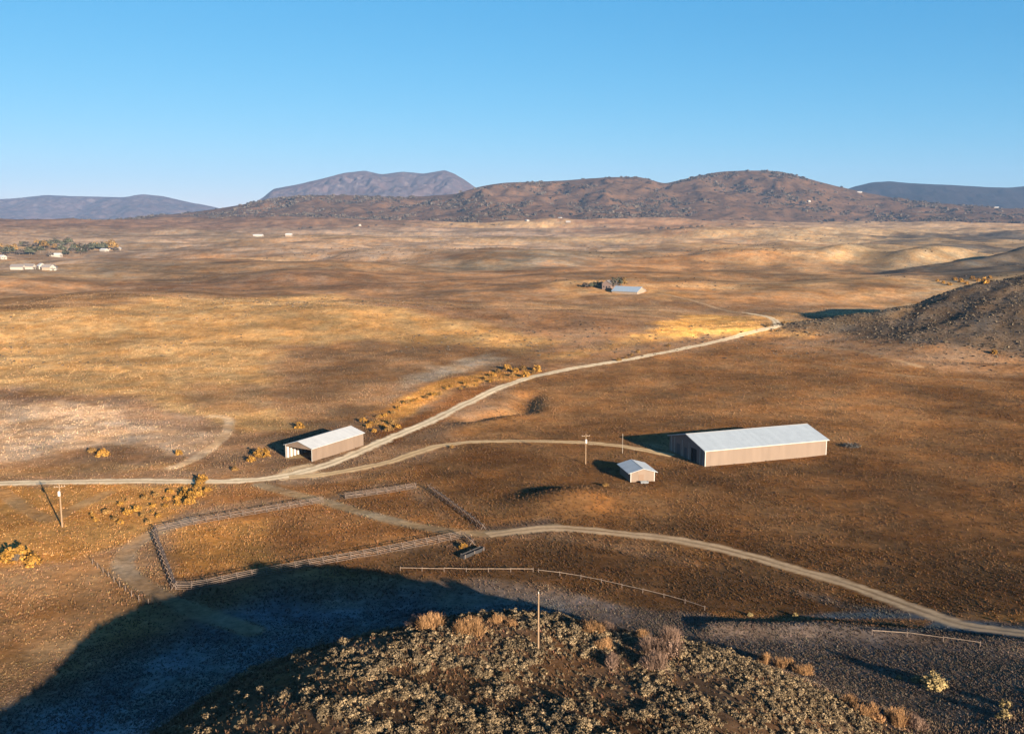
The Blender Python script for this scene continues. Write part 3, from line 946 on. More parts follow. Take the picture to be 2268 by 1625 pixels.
# thicket running up to the road on the left
GL = 'golden willow bush in the thicket below the long dirt road'
thick = [(200, 1140), (235, 1132), (262, 1120), (285, 1108), (300, 1128), (318, 1102), (335, 1118), (350, 1095), (365, 1108), (382, 1090), (398, 1102), (412, 1082), (425, 1096), (440, 1080), (455, 1088), (446, 1070), (215, 1152), (250, 1148), (280, 1140), (312, 1140), (342, 1134), (370, 1124), (398, 1118), (425, 1110), (270, 1158), (325, 1152), (355, 1146), (330, 1108), (408, 1098), (436, 1094)]
for i, (a_, b_) in enumerate(thick):
    x, y = P1(a_ + random.uniform(-5, 5), b_ + random.uniform(-4, 4))
    bush(x, y, random.uniform(.55, 1.25) * (1.25 if a_ > 370 else .85), i % 4 if a_ < 370 else (i % 2) * 2, GL, 'bushes in the thicket below the road')
singles = [
    (446, 1062, 1.35, 0, 'round golden bush overlapping the edge of the long dirt road'),
    (662, 946, 1.5, 0, 'round orange bush behind the open fronted shed'),
    (580, 1008, 2.0, 0, 'large golden bush left of the open fronted shed'),
    (556, 1020, 1.2, 2, 'smaller golden bush just left of the large one by the shed'),
    (520, 1040, .9, 1, 'low golden bush between the shed and the pale slope'),
    (36, 1240, 2.4, 0, 'big golden bush at the left edge of the pasture'),
    (75, 1248, 1.5, 2, 'golden bush on the right side of the big one at the left edge'),
    (228, 1008, 1.6, 2, 'orange bush at the foot of the pale bare slope'),
    (205, 1000, 1.2, 1, 'dull brown bush at the foot of the pale bare slope'),
    (395, 1005, 1.1, 2, 'small orange bush near the right end of the pale bare slope'),
    (1026, 1212, .9, 0, 'golden shrub beside the dark trough south of the corral'),
    (1340, 1075, .8, 1, 'tawny shrub at the left corner of the small tan hut'),
    (1000, 990, .7, 3, 'small brown bush beside the bend of the barn road'),
    (2200, 782, 1.6, 2, 'tawny bush standing alone on the grey hill slope'),
]
for a_, b_, sc, kd, lb in singles:
    x, y = P1(a_, b_); bush(x, y, sc, kd, lb)
GL2 = 'rusty orange bush in the clump beside the road bend'
for i in range(9):
    x, y = P1(1095 + i * 12 + random.uniform(-4, 4), 832 - (i % 3) * 7 + random.uniform(-3, 3))
    bush(x, y, random.uniform(1.1, 2.0), 2 + (i % 2), GL2, 'bushes in the clump beside the road bend')
GL3 = 'dark orange bush along the creek beside the open fronted shed'
for i, (a_, b_) in enumerate([(815, 945), (835, 938), (850, 945), (868, 938), (828, 955), (860, 952), (880, 946)]):
    x, y = P1(a_, b_); bush(x, y, random.uniform(.8, 1.4), 3 if i % 2 else 2, GL3, 'bushes along the creek')
for i in range(26):
    tt = i / 25.0
    a_ = np.interp(tt, [0, .3, .6, 1], [808, 900, 985, 1090]) + random.uniform(-6, 6); b_ = np.interp(tt, [0, .3, .6, 1], [938, 893, 862, 838]) + random.uniform(-5, 7)
    x, y = P1(a_, b_); bush(x, y, random.uniform(.6, 1.25), (0, 2, 3)[i % 3], 'golden willow along the creek line up the valley', 'bushes along the creek')
GL4 = 'orange bush in the draw beyond the right hand hill'
for i in range(10):
    x, y = P1(2075 + i * 13, 622 + (i % 3) * 5 - i * .8); bush(x, y, random.uniform(1.6, 2.8), 2 * (i % 2), GL4, 'bushes in the draw beyond the hill')
GL5 = 'dark bush on the bank above the dirt road'
for i, (a_, b_) in enumerate([(1370, 798), (1385, 793), (1398, 786), (1412, 780), (1480, 766), (1700, 722), (1735, 716)]):
    x, y = P1(a_, b_); t = bush(x, y, random.uniform(.9, 1.5), 1, GL5, 'dark bushes on the bank', name='dark_bush')

# ---- bare twiggy bushes on the knoll
def twiggy_src(seed, c):
    r = np.random.default_rng(seed)
    TV, TQ, TC, LV, LQ, LC = [], [], [], [], [], []; o1 = o2 = 0
    for k in range(6):
        sx_, sz_ = r.uniform(.45, .95), r.uniform(.7, 1.65)
        off = np.array([r.uniform(-.75, .75), r.uniform(-.75, .75), -.02]) if k else np.zeros(3)
        n_ = int(150 + 130 * sx_)
        Tv, tq = twig_cloud(n_, (sx_, sx_ * r.uniform(.7, 1), sz_), seed * 10 + k, .010)
        hg = np.clip(Tv[:, 2] / sz_, 0, 1); tone = r.uniform(.55, 1.2)
        TC.append(np.asarray(c)[None] * tone * (np.repeat(r.uniform(.6, 1.3, n_), 6) * (.8 + .2 * hg))[:, None])
        TV.append(Tv + off); TQ.append(tq + o1); o1 += len(Tv)
        ln_ = 90
        Lv, lq, _k = leaf_cloud(ln_, .035, (sx_, sx_, sz_ * .95), seed * 10 + k + 500, clumps=9, spread=.45)
        LV.append(Lv + off); LQ.append(lq + o2); LC.append(coljit(ln_, np.asarray(c) * 1.1 * tone, seed + k)); o2 += len(Lv)
    Tv, tq, cc, Lv, lq, lc = np.vstack(TV), np.vstack(TQ), np.vstack(TC), np.vstack(LV), np.vstack(LQ), np.vstack(LC)
    return mesh_np('twigs', Tv, tq, M_TWIG, cc, link=False), mesh_np('leaves', Lv, lq, M_TWIG, lc, link=False)


tw_or = [twiggy_src(600 + s, (.29, .158, .072)) for s in range(2)]
tw_pk = [twiggy_src(620 + s, (.19, .12, .085)) for s in range(2)]


def twiggy(u_, v_, sc, srcs, label, group=None):
    x, y = P1(u_, v_)
    for _ in range(12):
        if math.hypot(x, y) < 146: break
        v_ += 4; x, y = P1(u_, v_)
    sc *= 1.25
    t = thing('twiggy_bush', label, 'bush', (x, y, gz(x, y) - .05), random.uniform(0, 6), group)
    t.scale = (sc, sc, sc)
    for src in srcs:
        c = src.copy(); C.objects.link(c); c.parent = t
    return t


for a_, b_, sc, kd, lb in [
    (955, 1388, 1.35, 'o', 'orange twiggy bush left of the foreground pole with a slimmer one at its left'),
    (918, 1388, 1.0, 'p', 'slim pinkish twiggy bush left of the two orange ones'),
    (1040, 1400, 1.45, 'o', 'broad orange twiggy bush between the foreground pole and its orange twin'),
    (1098, 1376, .8, 'o', 'low round orange bush just right of the broad orange one'),
    (1130, 1384, .6, 'o', 'smallest orange bush next to the foreground pole'),
    (1312, 1400, 1.1, 'o', 'orange twiggy bush right of the foreground pole'),
    (1350, 1396, 1.0, 'p', 'pink twiggy bush right of the foreground pole'),
    (1420, 1400, .7, 'o', 'small orange bush behind the tall pink thicket'),
    (1340, 1435, .9, 'o', 'upright tan bush on the crest between pole and pink thicket'),
    (1360, 1470, 1.0, 'p', 'rounded pink twiggy bush at the top of the sagebrush slope'),
    (1460, 1450, 1.7, 'p', 'tallest pink twiggy bush on the crest'),
    (1485, 1420, 1.5, 'p', 'pale pink bush standing behind the tallest one'),
    (1445, 1480, 1.4, 'p', 'pinkish bush in front of the tallest one'),
    (1690, 1468, 1.0, 'o', 'orange bush at the left end of the row beyond the dark ditch'),
    (1735, 1478, 1.1, 'o', 'orange bush in the middle of the row beyond the dark ditch'),
    (1780, 1492, 1.0, 'o', 'orange bush at the right end of the row beyond the dark ditch'),
    (1930, 1590, 1.2, 'o', 'rust coloured bush at the lower right end of the knoll'),
    (1985, 1600, 1.3, 'o', 'rust coloured bush right of the sagebrush at the bottom edge'),
    (2030, 1610, 1.2, 'p', 'pinkish brown bush at the bottom edge right of the knoll'),
    (1880, 1560, .9, 'o', 'small rust bush on the slope edge above the bottom ones'),
    
]:
    s_ = (tw_or if kd == 'o' else tw_pk)[random.randint(0, 1)]
    twiggy(a_, b_, sc, s_, lb)

# yellow rabbitbrush in the shaded flat on the right
rb = []
for s in range(2):
    Vv, q, k = leaf_cloud(900, .085, (1.1, 1.1, 1.25), 700 + s, clumps=26, spread=.26)
    rc = np.random.default_rng(710 + s).uniform(.7, 1.2, 26)
    cc = np.repeat(np.array((.20, .145, .065))[None] * rc[k][:, None] * np.random.default_rng(s).uniform(.7, 1.3, len(k))[:, None], 4, 0)
    rb.append((mesh_np('foliage', Vv, q, M_SAGE, cc, link=False),))
    Tv, tq = twig_cloud(40, (.8, .8, 1.0), 720 + s, .02)
    rb[-1] += (mesh_np('stems', Tv, tq, M_BARK, np.tile((.08, .06, .045), (len(Tv), 1)), link=False),)
for a_, b_, sc, lb in [
    (2068, 1520, 1.75, 'large yellowish bush standing alone in the dark flat at lower right'),
    (2030, 1508, .8, 'small yellowish bush joined to the left side of the large lone one'),
    (2226, 1562, .8, 'yellowish shrub near the right edge, upper of two'),
    (2222, 1588, .95, 'yellowish shrub near the right edge, lower of two'),
    (1990, 1500, .45, 'tiny pale shrub left of the large lone bush'),
    (1660, 1362, .55, 'tan shrub on the far side of the shaded flat'),
    (1760, 1364, .6, 'tan shrub right of another at the edge of the sunlit strip'),
]:
    x, y = P1(a_, b_)
    t = thing('rabbitbrush', lb, 'bush', (x, y, gz(x, y) - .05), random.uniform(0, 6)); t.scale = (sc,) * 3
    for src in rb[random.randint(0, 1)]:
        c = src.copy(); C.objects.link(c); c.parent = t


# ---- trees
def tree_src(seed, c, h=9.0, w=3.2, nleaf=300):
    Vv, q, k = leaf_cloud(nleaf, .55, (w, w, h * .42), seed, clumps=18, lift=h * .22, spread=.3)
    Lo, ql, k2 = leaf_cloud(nleaf // 3, .5, (w * .85, w * .85, h * .22), seed + 5, clumps=9, spread=.3)
    Lo[:, 2] = h * .30 - Lo[:, 2] * .5
    Vall = np.vstack([Vv, Lo]); qa = np.vstack([q, ql + len(Vv)])
    cc = coljit(nleaf + nleaf // 3, c, seed + 1, .6, 1.35)
    cr = mesh_np('crown', Vall, qa, M_TREE, cc, link=False)
    mb = MB(); mb.log((0, 0, -.3), (0, 0, h * .55), .28, .12)
    for k in range(5):
        t = k * 1.26
        mb.log((0, 0, h * (.25 + .05 * k)), (math.cos(t) * w * .6, math.sin(t) * w * .6, h * (.42 + .05 * k)), .1, .04, 5)
    tr = mb.build('trunk', M_BARK); C.objects.unlink(tr)
    return cr, tr


T_GREEN = [tree_src(800 + s * 7, (.056, .056, .036), 10, 4.2) for s in range(2)]
T_GOLD = [tree_src(830 + s * 7, (.17, .10, .035), 11, 3.8) for s in range(2)]
T_BARE = [tree_src(860 + s * 7, (.075, .06, .05), 9, 4.0, 170) for s in range(2)]


def tree(u_, v_, src, sc, label, group=None, name='tree'):
    x, y = P1(u_, v_)
    t = thing(name, label, 'tree', (x, y, gz(x, y)), random.uniform(0, 6), group); t.scale = (sc,) * 3
    for s in src:
        c = s.copy(); C.objects.link(c); c.parent = t
    return t


GRP = 'trees of the far settlement on the left'
for i in range(46):
    a_ = -6 + 5.9 * i + random.uniform(-3, 3)
    b_ = 571 - a_ * .05 + random.uniform(-24, 2) * (1 if a_ < 190 else .4)
    r_ = random.random()
    if r_ < .55: tree(a_, b_, T_GREEN[i % 2], random.uniform(1.5, 2.4), 'dark green tree among the far houses on the left', GRP, 'green_tree')
    elif r_ < .85: tree(a_, b_ - 4, T_GOLD[i % 2], random.uniform(1.4, 2.3), 'golden autumn tree among the far houses on the left', GRP, 'golden_tree')
    else: tree(a_, b_, T_BARE[i % 2], random.uniform(1.3, 1.9), 'bare brown tree among the far houses on the left', GRP, 'bare_tree')
for a_, b_, src, sc, lb in [
    (1296, 636, T_BARE[0], .55, 'low dark tree at the left end of the mid distance farmstead'),
    (1310, 636, T_GREEN[0], .5, 'low olive tree second from the left end of the farmstead'),
    (1322, 635, T_GREEN[1], .6, 'olive tree left of the weathered farmhouse'),
    (1333, 634, T_BARE[1], .55, 'bare tree touching the left wall of the weathered farmhouse'),
    (1358, 637, T_BARE[0], .85, 'broad dark tree right of the weathered farmhouse'),
    (1366, 635, T_GREEN[0], .95, 'tallest green tree of the farmstead beside the metal roof'),
    (1376, 634, T_GOLD[0], .8, 'golden tree at the right end of the farmstead trees'),
]:
    tree(a_, b_, src, sc * 1.5, lb, 'farmstead trees', 'tree')
GRP6 = 'tree line at the foot of the far hills'
for i in range(34):
    a_ = random.choice([random.uniform(650, 1000), random.uniform(1320, 1500), random.uniform(1840, 2260), random.uniform(1500, 1840)])
    b_ = np.interp(a_, [0, 640, 860, 1000, 1250, 1350, 1500, 1700, 1800, 2267], [516, 506, 500, 496, 496, 506, 506, 496, 493, 486]) + random.uniform(-1, 3)
    tree(a_, b_, T_BARE[i % 2], random.uniform(1.0, 1.7), 'dark tree at the foot of the far brown hills', GRP6, 'bare_tree')

# ------------------------------------------------------------------ buildings
M_WALL = ribbed('tan_steel_siding', (.137, .096, .069), 3.0, 0, .6, .25, .06)
M_WALLY = ribbed('tan_steel_siding_end', (.137, .096, .069), 3.0, 1, .6, .25, .06)
M_ROOF = ribbed('pale_steel_roof', (.275, .30, .315), 2.4, 0, .5, .35, .06, .6)
M_ROOF2 = ribbed('white_steel_roof', (.36, .355, .34), 2.4, 0, .5, .35, .06, .6)
M_ROOFY = ribbed('white_hut_roof', (.36, .365, .35), 2.4, 1, .5, .35, .06, .6)
M_TRIM = simple('white_trim', (.30, .28, .25), .06, 2, .6)
M_WOODW = simple('weathered_boards', (.16, .125, .10), .35, 3.0, .9, .1, (3, 3, .3))
M_DARK = simple('dark_interior', (.012, .012, .013), .2, 2)
M_POLE = simple('weathered_pole_wood', (.19, .125, .075), .25, 4, .9, .1, (2, 2, .3))
M_RAIL = simple('grey_fence_logs', (.118, .086, .068), .35, 5, .9, .1)
M_POST = simple('white_posts', (.42, .39, .35), .08, 3)
M_STRAW = simple('straw_floor', (.24, .16, .075), .3, 3)


def big_barn():
    x0, y0, L, W, ang = BARN
    E, Rg = 4.8, 7.4
    zb = min(gz(x0, y0), gz(x0 + L * math.cos(ang), y0 + L * math.sin(ang))) - .05
    t = thing('barn', 'long metal barn with pale roof, tan wall and shaded gable end', 'barn', (x0, y0, zb), ang)
    w = MB()
    T = .18
    w.box(0, L, 0, T, -.6, E); w.box(0, L, W - T, W, -.6, E)
    w.build('side_wall', M_WALL, t)
    # gable ends; the near one has three openings
    g = MB()
    def gable(x, d, holes):
        ys = sorted({T + .01, W - T - .01} | {h for a in holes for h in a[:2]})
        for i in range(len(ys) - 1):
            a_, b_ = ys[i], ys[i + 1]
            top = lambda q: E - .03 + (Rg - E) * (1 - abs(q - W / 2) / (W / 2)) - .1
            hz_ = next((h[2] for h in holes if abs(h[0] - a_) < 1e-6), None)
            z0 = -.6 if hz_ is None else hz_
            pts = [(x, a_, z0), (x, b_, z0), (x, b_, top(b_))]
            if a_ < W / 2 < b_: pts.append((x, W / 2, top(W / 2)))
            pts.append((x, a_, top(a_)))
            g.poly_prism(pts, (d, 0, 0))
    gable(0.0, T, [(4.6, 7.9, 4.0), (10.4, 12.0, 3.2), (14.4, 16.6, 3.4)])
    g.build('gable_wall', M_WOODW, t)
    g = MB(); gable(L - T, T, []); g.build('gable_wall', M_WOODW, t)
    for a_, b_, z in ((4.6, 7.9, 4.0),):
        d = MB(); d.box(.5, .58, a_ - .1, b_ + .1, -.4, z + .2); d.build('doorway', M_DARK, t)
    for a_, b_, z in ((10.4, 12.0, 3.2), (14.4, 16.6, 3.4)):
        d = MB(); d.box(.05, .12, a_ + .003, b_ - .003, -.4, z - .003); d.build('door', simple('barn_door', (.075, .07, .068), .25, 4, .85, .1, (3, 3, .3)), t)
    for y in (.8, 2.7, 9.0, 13.0, 17.6, 19.6):
        p = MB(); p.box(-.07, -.004, y, y + .22, -.4, E + .2); p.build('batten', M_TRIM, t)
    jm = MB()
    for y in (4.45, 7.9): jm.box(-.06, -.004, y, y + .15, -.4, 4.0)
    jm.box(-.06, -.004, 4.45, 8.05, 4.003, 4.16)
    jm.build('door_frame', M_WOODW, t)
    for bx_ in ((-.05, -.003, .0, .22, -.4, E - .2), (-.05, .2, -.06, -.003, -.4, E - .15), (L - .2, L + .04, -.06, -.003, -.4, E - .15)):
        tr = MB(); tr.box(*bx_); tr.build('corner_trim', M_TRIM, t)
    ov, th = .5, .12
    s = (Rg - E) / (W / 2)
    for sgn, nm in ((1, 'roof'), (-1, 'roof')):
        r = MB()
        ye, yr = (-ov, W / 2) if sgn > 0 else (W + ov, W / 2)
        ze = E - s * ov
        r.poly_prism([(-ov, ye, ze), (L + ov, ye, ze), (L + ov, yr, Rg), (-ov, yr, Rg)], (0, 0, th))
        rf = r.build(nm, M_ROOF, t)
    c = MB(); c.poly_prism([(-ov, W / 2 - .28, Rg + th - .06), (-ov, W / 2, Rg + th + .05), (-ov, W / 2 + .28, Rg + th - .06)], (L + 2 * ov, 0, 0))
    c.build('ridge_cap', M_TRIM, rf)
    f = MB(); f.box(-ov, L + ov, -ov - .14, -ov - .003, E - s * ov - .1, E - s * ov + .12); f.build('gutter', M_TRIM, rf)
    for x in (-ov - .06, L + ov + .003):
        rk = MB()
        for (ya, za, yb, zb2) in ((-ov, E - s * ov, W / 2, Rg), (W + ov, E - s * ov, W / 2, Rg)):
            rk.poly_prism([(x, ya, za - .16), (x, yb, zb2 - .16), (x, yb, zb2 + th + .02), (x, ya, za + th + .02)], (.057, 0, 0))
        rk.build('rake_trim', M_TRIM, rf)
    return t


def open_shed():
    x0, y0, L, W, ang = SHEDL
    E, Rg = 4.15, 5.75
    zb = gz(x0 + L / 2 * math.cos(ang), y0 + L / 2 * math.sin(ang)) - .1
    t = thing('open_shed', 'white roofed tan shed with open front and pale posts inside', 'shed', (x0, y0, zb), ang)
    T = .16
    w = MB(); w.box(0, L, 0, T, -.8, E); w.box(0, L, W - T, W, -.8, E); w.build('side_wall', M_WALL, t)
    bk = MB(); bk.poly_prism([(L - T, T + .005, -.8), (L - T, W - T - .005, -.8), (L - T, W - T - .005, E - .05), (L - T, W / 2, Rg - .1), (L - T, T + .005, E - .05)], (T - .01, 0, 0)); bk.build('back_wall', M_WALLY, t)
    fs = MB(); fs.poly_prism([(.0, T + .005, E - .5), (.0, W - T - .005, E - .5), (.0, W - T - .005, E - .04), (.0, W / 2, Rg - .1), (.0, T + .005, E - .04)], (T, 0, 0)); fs.build('gable_panel', M_WALLY, t)
    for k in range(6):
        p = MB(); x = .25 + k * 1.5; p.box(x, x + .5, W - T - .5, W - T - .08, -.6, E - .05); p.build('post', M_POST, t)
    fl = MB(); fl.box(-1.0, L - T - .02, T + .02, W - T - .02, -.5, .16); fl.build('floor', M_STRAW, t)
    s = (Rg - E) / (W / 2); ov, th = .4, .1
    for sgn in (1, -1):
        ye = -ov if sgn > 0 else W + ov
        r = MB(); r.poly_prism([(-ov, ye, E - s * ov), (L + ov, ye, E - s * ov), (L + ov, W / 2, Rg), (-ov, W / 2, Rg)], (0, 0, th)); rf = r.build('roof', M_ROOF2, t)
    c = MB(); c.poly_prism([(-ov, W / 2 - .22, Rg + th - .05), (-ov, W / 2, Rg + th + .05), (-ov, W / 2 + .22, Rg + th - .05)], (L + 2 * ov, 0, 0)); c.build('ridge_cap', M_TRIM, rf)
    for y_ in (0, W - .25):
        tr = MB(); tr.box(-.05, -.003, y_, y_ + .25, -.6, E - .1); tr.build('corner_trim', M_TRIM, t)
    return t


def hut():
    x0, y0, W, L, ang = HUT
    E, Rg = 2.75, 3.7
    zb = gz(x0 + W / 2 * math.cos(ang), y0 + W / 2 * math.sin(ang)) - .05
    t = thing('small_shed', 'small tan hut with overhanging white gable roof beside the utility pole', 'shed', (x0, y0, zb), ang)
    T = .12
    sd = MB(); sd.box(0, T, T + .01, L - T - .01, -.8, E); sd.box(W - T, W, T + .01, L - T - .01, -.8, E); sd.build('side_wall', M_WALLY, t)
    for y in (0, L - T):
        fr = MB(); fr.poly_prism([(0, y, -.8), (W, y, -.8), (W, y, E), (W / 2, y, Rg - .06), (0, y, E)], (0, T, 0))
        fr.build('gable_wall', M_WALL, t)
    d = MB(); d.box(W * .33, W * .33 + 1.5, -.05, -.004, -.3, 2.1); d.build('door', simple('hut_door', (.135, .088, .06), .08, 3, .7), t)
    for x_ in (-.04, W - .16):
        tr = MB(); tr.box(x_, x_ + .2, -.05, -.003, -.6, E - .02); tr.build('corner_trim', M_TRIM, t)
    s = (Rg - E) / (W / 2); ov, th, oe = .75, .09, .55
    for sgn in (1, -1):
        xe = -ov if sgn > 0 else W + ov
        r = MB(); r.poly_prism([(xe, -oe, E - s * ov), (xe, L + oe, E - s * ov), (W / 2, L + oe, Rg), (W / 2, -oe, Rg)], (0, 0, th)); rf = r.build('roof', M_ROOFY, t)
    c = MB(); c.poly_prism([(W / 2 - .18, -oe, Rg + th - .04), (W / 2, -oe, Rg + th + .04), (W / 2 + .18, -oe, Rg + th - .04)], (0, L + 2 * oe, 0)); c.build('ridge_cap', M_TRIM, rf)
    # trough in front of it
    c_, s_ = math.cos(ang), math.sin(ang)
    lx, ly = W * .5, -1.5
    tx_, ty_ = x0 + lx * c_ - ly * s_, y0 + lx * s_ + ly * c_
    q = thing('water_trough', 'low grey stock trough in front of the small tan hut', 'trough', (tx_, ty_, gz(tx_, ty_) - .05), ang)
    m = MB(); mt = simple('galvanised_steel', (.09, .095, .10), .1, 3, .5, .4)
    m.box(-1.1, 1.1, -.4, -.34, 0, .6); m.box(-1.1, 1.1, .34, .4, 0, .6); m.box(-1.1, -1.04, -.337, .337, 0, .6); m.box(1.04, 1.1, -.337, .337, 0, .6); m.box(-1.04, 1.04, -.337, .337, 0, .08)
    m.build('tank', mt, q)
    wt = MB(); wt.box(-1.035, 1.035, -.335, .335, .1, .46); wt.build('water', simple('trough_water', (.03, .04, .05), .1, 2, .1, .5), q)


big_barn(); open_shed(); hut()

# gravel apron in front of the open shed
road('shed_apron', [(612, 1062), (640, 1046), (668, 1036), (700, 1028)], 8.0, (246, 206, 160), lift=0.03)


# ---- utility poles
M_PALEPOST = simple('grey_weathered_post', (.20, .165, .13), .2, 4, .9, .1)


def pole(u_, v_, h, r, label, arm=False, box=False, mat=None, off=0.0, name='utility_pole'):
    x, y = P1(u_, v_)
    t = thing(name, label, 'pole', (x, y, gz(x, y)), off)
    m = MB(); m.log((0, 0, -.6), (0, 0, h), r, r * .68, 10); m.build('shaft', mat or M_POLE, t)
    if arm:
        a_ = MB(); a_.box(-1.2, 1.2, r * .7 + .003, r * .7 + .12, h - .75, h - .62); arm_o = a_.build('crossarm', M_POLE, t)
        for xx in (-1.05, -.5, .5, 1.05):
            ins = MB(); ins.log((xx, r * .7 + .06, h - .617), (xx, r * .7 + .06, h - .42), .045, .03, 6); ins.build('insulator', M_POST, arm_o)
    else:
        ins = MB(); ins.log((0, 0, h + .003), (0, 0, h + .28), .05, .035, 6); ins.build('insulator', M_POST, t)
    if box:
        b = MB(); b.log((-.1, -r - .36, h - 2.6), (-.1, -r - .36, h - 1.6), .3, .3, 12); b.log((-.1, -r - .36, h - 1.6), (-.1, -r - .36, h - 1.45), .22, .05, 8)
        b.build('transformer', M_POST, t)
    return t


pole(538.3 * K, 650 * K, 7.6, .13, 'bare wooden pole rising from the sagebrush knoll in the foreground')
pole(62.3 * K, 526.5 * K, 10.2, .2, 'wooden utility pole with crossarm below the road at the left', arm=True, box=True, off=.35)
pole(585.6 * K, 463.6 * K, 9.0, .17, 'utility pole with a transformer left of the small tan hut', arm=True, box=True, off=.2)
pole(622.4 * K, 453 * K, 5.8, .10, 'slender pale post in front of the barn shadow', mat=M_PALEPOST, name='post')


# ---- corral fences (crossed bucks carrying log rails)
def corral(pts, label, step=2.9):
    ln = smooth_line(P(pts), .5) if len(pts) > 2 else None
    pp = P(pts)
    if ln is None:
        L = np.linalg.norm(pp[1] - pp[0]); n_ = max(2, int(L / .5)); ln = pp[0] + (pp[1] - pp[0]) * np.linspace(0, 1, n_)[:, None]
    s = np.concatenate([[0], np.cumsum(np.linalg.norm(np.diff(ln, axis=0), axis=1))])
    n_ = max(2, int(round(s[-1] / step)) + 1)
    ss = np.linspace(0, s[-1], n_)
    q = np.stack([np.interp(ss, s, ln[:, 0]), np.interp(ss, s, ln[:, 1])], 1)
    zz = H(q[:, 0], q[:, 1])
    o = thing('corral_fence', label, 'fence', (q[0, 0], q[0, 1], zz[0]), 0, 'log corral fences')
    d = np.gradient(q, axis=0); d /= np.linalg.norm(d, axis=1)[:, None]
    nr2 = np.stack([-d[:, 1], d[:, 0]], 1)
    nr2 *= np.sign((nr2 @ np.array([.5, -.86])))[:, None]          # outer side turned to the light
    org = np.array([q[0, 0], q[0, 1], zz[0]])
    W0 = .75
    def pt(i, side, h): return tuple(np.array([q[i, 0] + nr2[i, 0] * side, q[i, 1] + nr2[i, 1] * side, zz[i] + h]) - org)
    src = None
    for i in range(n_):
        a_ = math.atan2(nr2[i, 1], nr2[i, 0])
        if src is None:
            m = MB(); m.log((W0, 0, -.25), (-W0 * .55, 0, 1.45), .075, .06, 6); m.log((-W0, .13, -.25), (W0 * .55, .13, 1.45), .075, .06, 6)
            b = m.build('buck', M_RAIL, o); src = b
        else:
            b = src.copy(); C.objects.link(b); b.parent = o
        b.location = pt(i, 0, 0); b.rotation_euler = (0, 0, a_)
    m = MB()
    for i in range(n_ - 1):
        for side, h in ((W0 * .86, .22), (W0 * .62, .52), (W0 * .36, .84), (W0 * .10, 1.12), (-W0 * .2, 1.36)):
            j = RNG.normal(0, .03, 2)
            m.log(pt(i, side + .07, h + j[0]), pt(i + 1, side + .07, h + j[1]), .06, .045, 5)
        m.log(pt(i, -W0 * .62, .45), pt(i + 1, -W0 * .62, .5), .07, .055, 5)
    m.build('rails', M_RAIL, o)
    return o


corral([(372, 1170), (460, 1153), (580, 1133), (714, 1110)], 'log fence along the far side of the corral, left of the gap')
corral([(764, 1102), (840, 1092), (920, 1079)], 'shorter log fence along the far side of the corral, right of the gap')
corral([(372, 1170), (342, 1178), (355, 1222), (370, 1262), (386, 1304)], 'dark log fence closing the left end of the corral')
corral([(390, 1302), (440, 1300), (540, 1279), (660, 1256), (760, 1238), (860, 1220), (1022, 1188)], 'long log fence along the near side of the corral')
corral([(950, 1083), (1010, 1126), (1070, 1171)], 'dark log fence slanting down the right end of the corral')
corral([(1028, 1190), (1046, 1206)], 'short log fence piece at the lower right corner of the corral')

# posts of an old wire fence beside the grazing track
fo = None
for pts, lb in (([(205, 1248), (250, 1285), (300, 1325), (345, 1345)], 'line of old weathered fence posts left of the looping track'),):
    ln = smooth_line(P(pts), .5); s = np.concatenate([[0], np.cumsum(np.linalg.norm(np.diff(ln, axis=0), axis=1))])
    ss = np.arange(0, s[-1], 3.2)
    t = thing('wire_fence', lb, 'fence', (ln[0, 0], ln[0, 1], gz(*ln[0])))
    org = Vector((ln[0, 0], ln[0, 1], gz(*ln[0])))
    src = None; tops = []
    for q_ in ss:
        x, y = float(np.interp(q_, s, ln[:, 0])), float(np.interp(q_, s, ln[:, 1]))
        if src is None:
            m = MB(); m.log((0, 0, -.3), (.03, .02, 1.25), .08, .065, 6); src = b = m.build('post', M_RAIL, t)
        else:
            b = src.copy(); C.objects.link(b); b.parent = t
        b.location = Vector((x, y, gz(x, y))) - org
        tops.append(b.location.copy())
    m = MB()
    for k in range(len(tops) - 1):
        for h in (.5, .8, 1.1): m.log(tops[k] + Vector((.08, 0, h)), tops[k + 1] + Vector((.08, 0, h)), .012, .012, 4)
    m.build('wires', simple('rusty_wire', (.12, .09, .07), .2, 3), t)

# ---- low pole fences
M_PALE = simple('pale_peeled_poles', (.19, .138, .10), .25, 2, .8)


def pole_fence(pts, label, step=3.6):
    ln = smooth_line(P(pts), .5); sd_ = np.concatenate([[0], np.cumsum(np.linalg.norm(np.diff(ln, axis=0), axis=1))])
    ss = np.linspace(0, sd_[-1], max(3, int(sd_[-1] / step)))
    q = np.stack([np.interp(ss, sd_, ln[:, 0]), np.interp(ss, sd_, ln[:, 1])], 1); z = H(q[:, 0], q[:, 1])
    t = thing('pole_fence', label, 'fence', (q[0, 0], q[0, 1], z[0]), 0, 'low pole fences')
    pp = [Vector((q[i, 0] - q[0, 0], q[i, 1] - q[0, 1], z[i] - z[0])) for i in range(len(q))]
    src = None
    for i, v_ in enumerate(pp):
        if src is None:
            m = MB(); m.log((0, 0, -.3), (.02, 0, .95), .075, .065, 7); src = b_ = m.build('post', M_RAIL, t)
        else:
            b_ = src.copy(); C.objects.link(b_); b_.parent = t
        b_.location = v_; b_.rotation_euler = (random.uniform(-.05, .05), random.uniform(-.05, .05), random.uniform(0, 6))
    m = MB()
    for i in range(len(pp) - 1):
        for h, r_ in ((.74, .07),):
            j = RNG.normal(0, .035, 2)
            m.log(pp[i] + Vector((0, -.1, h + j[0])), pp[i + 1] + Vector((0, -.1, h + j[1])), r_, r_ * .8, 6)
    m.build('rails', M_PALE, t)


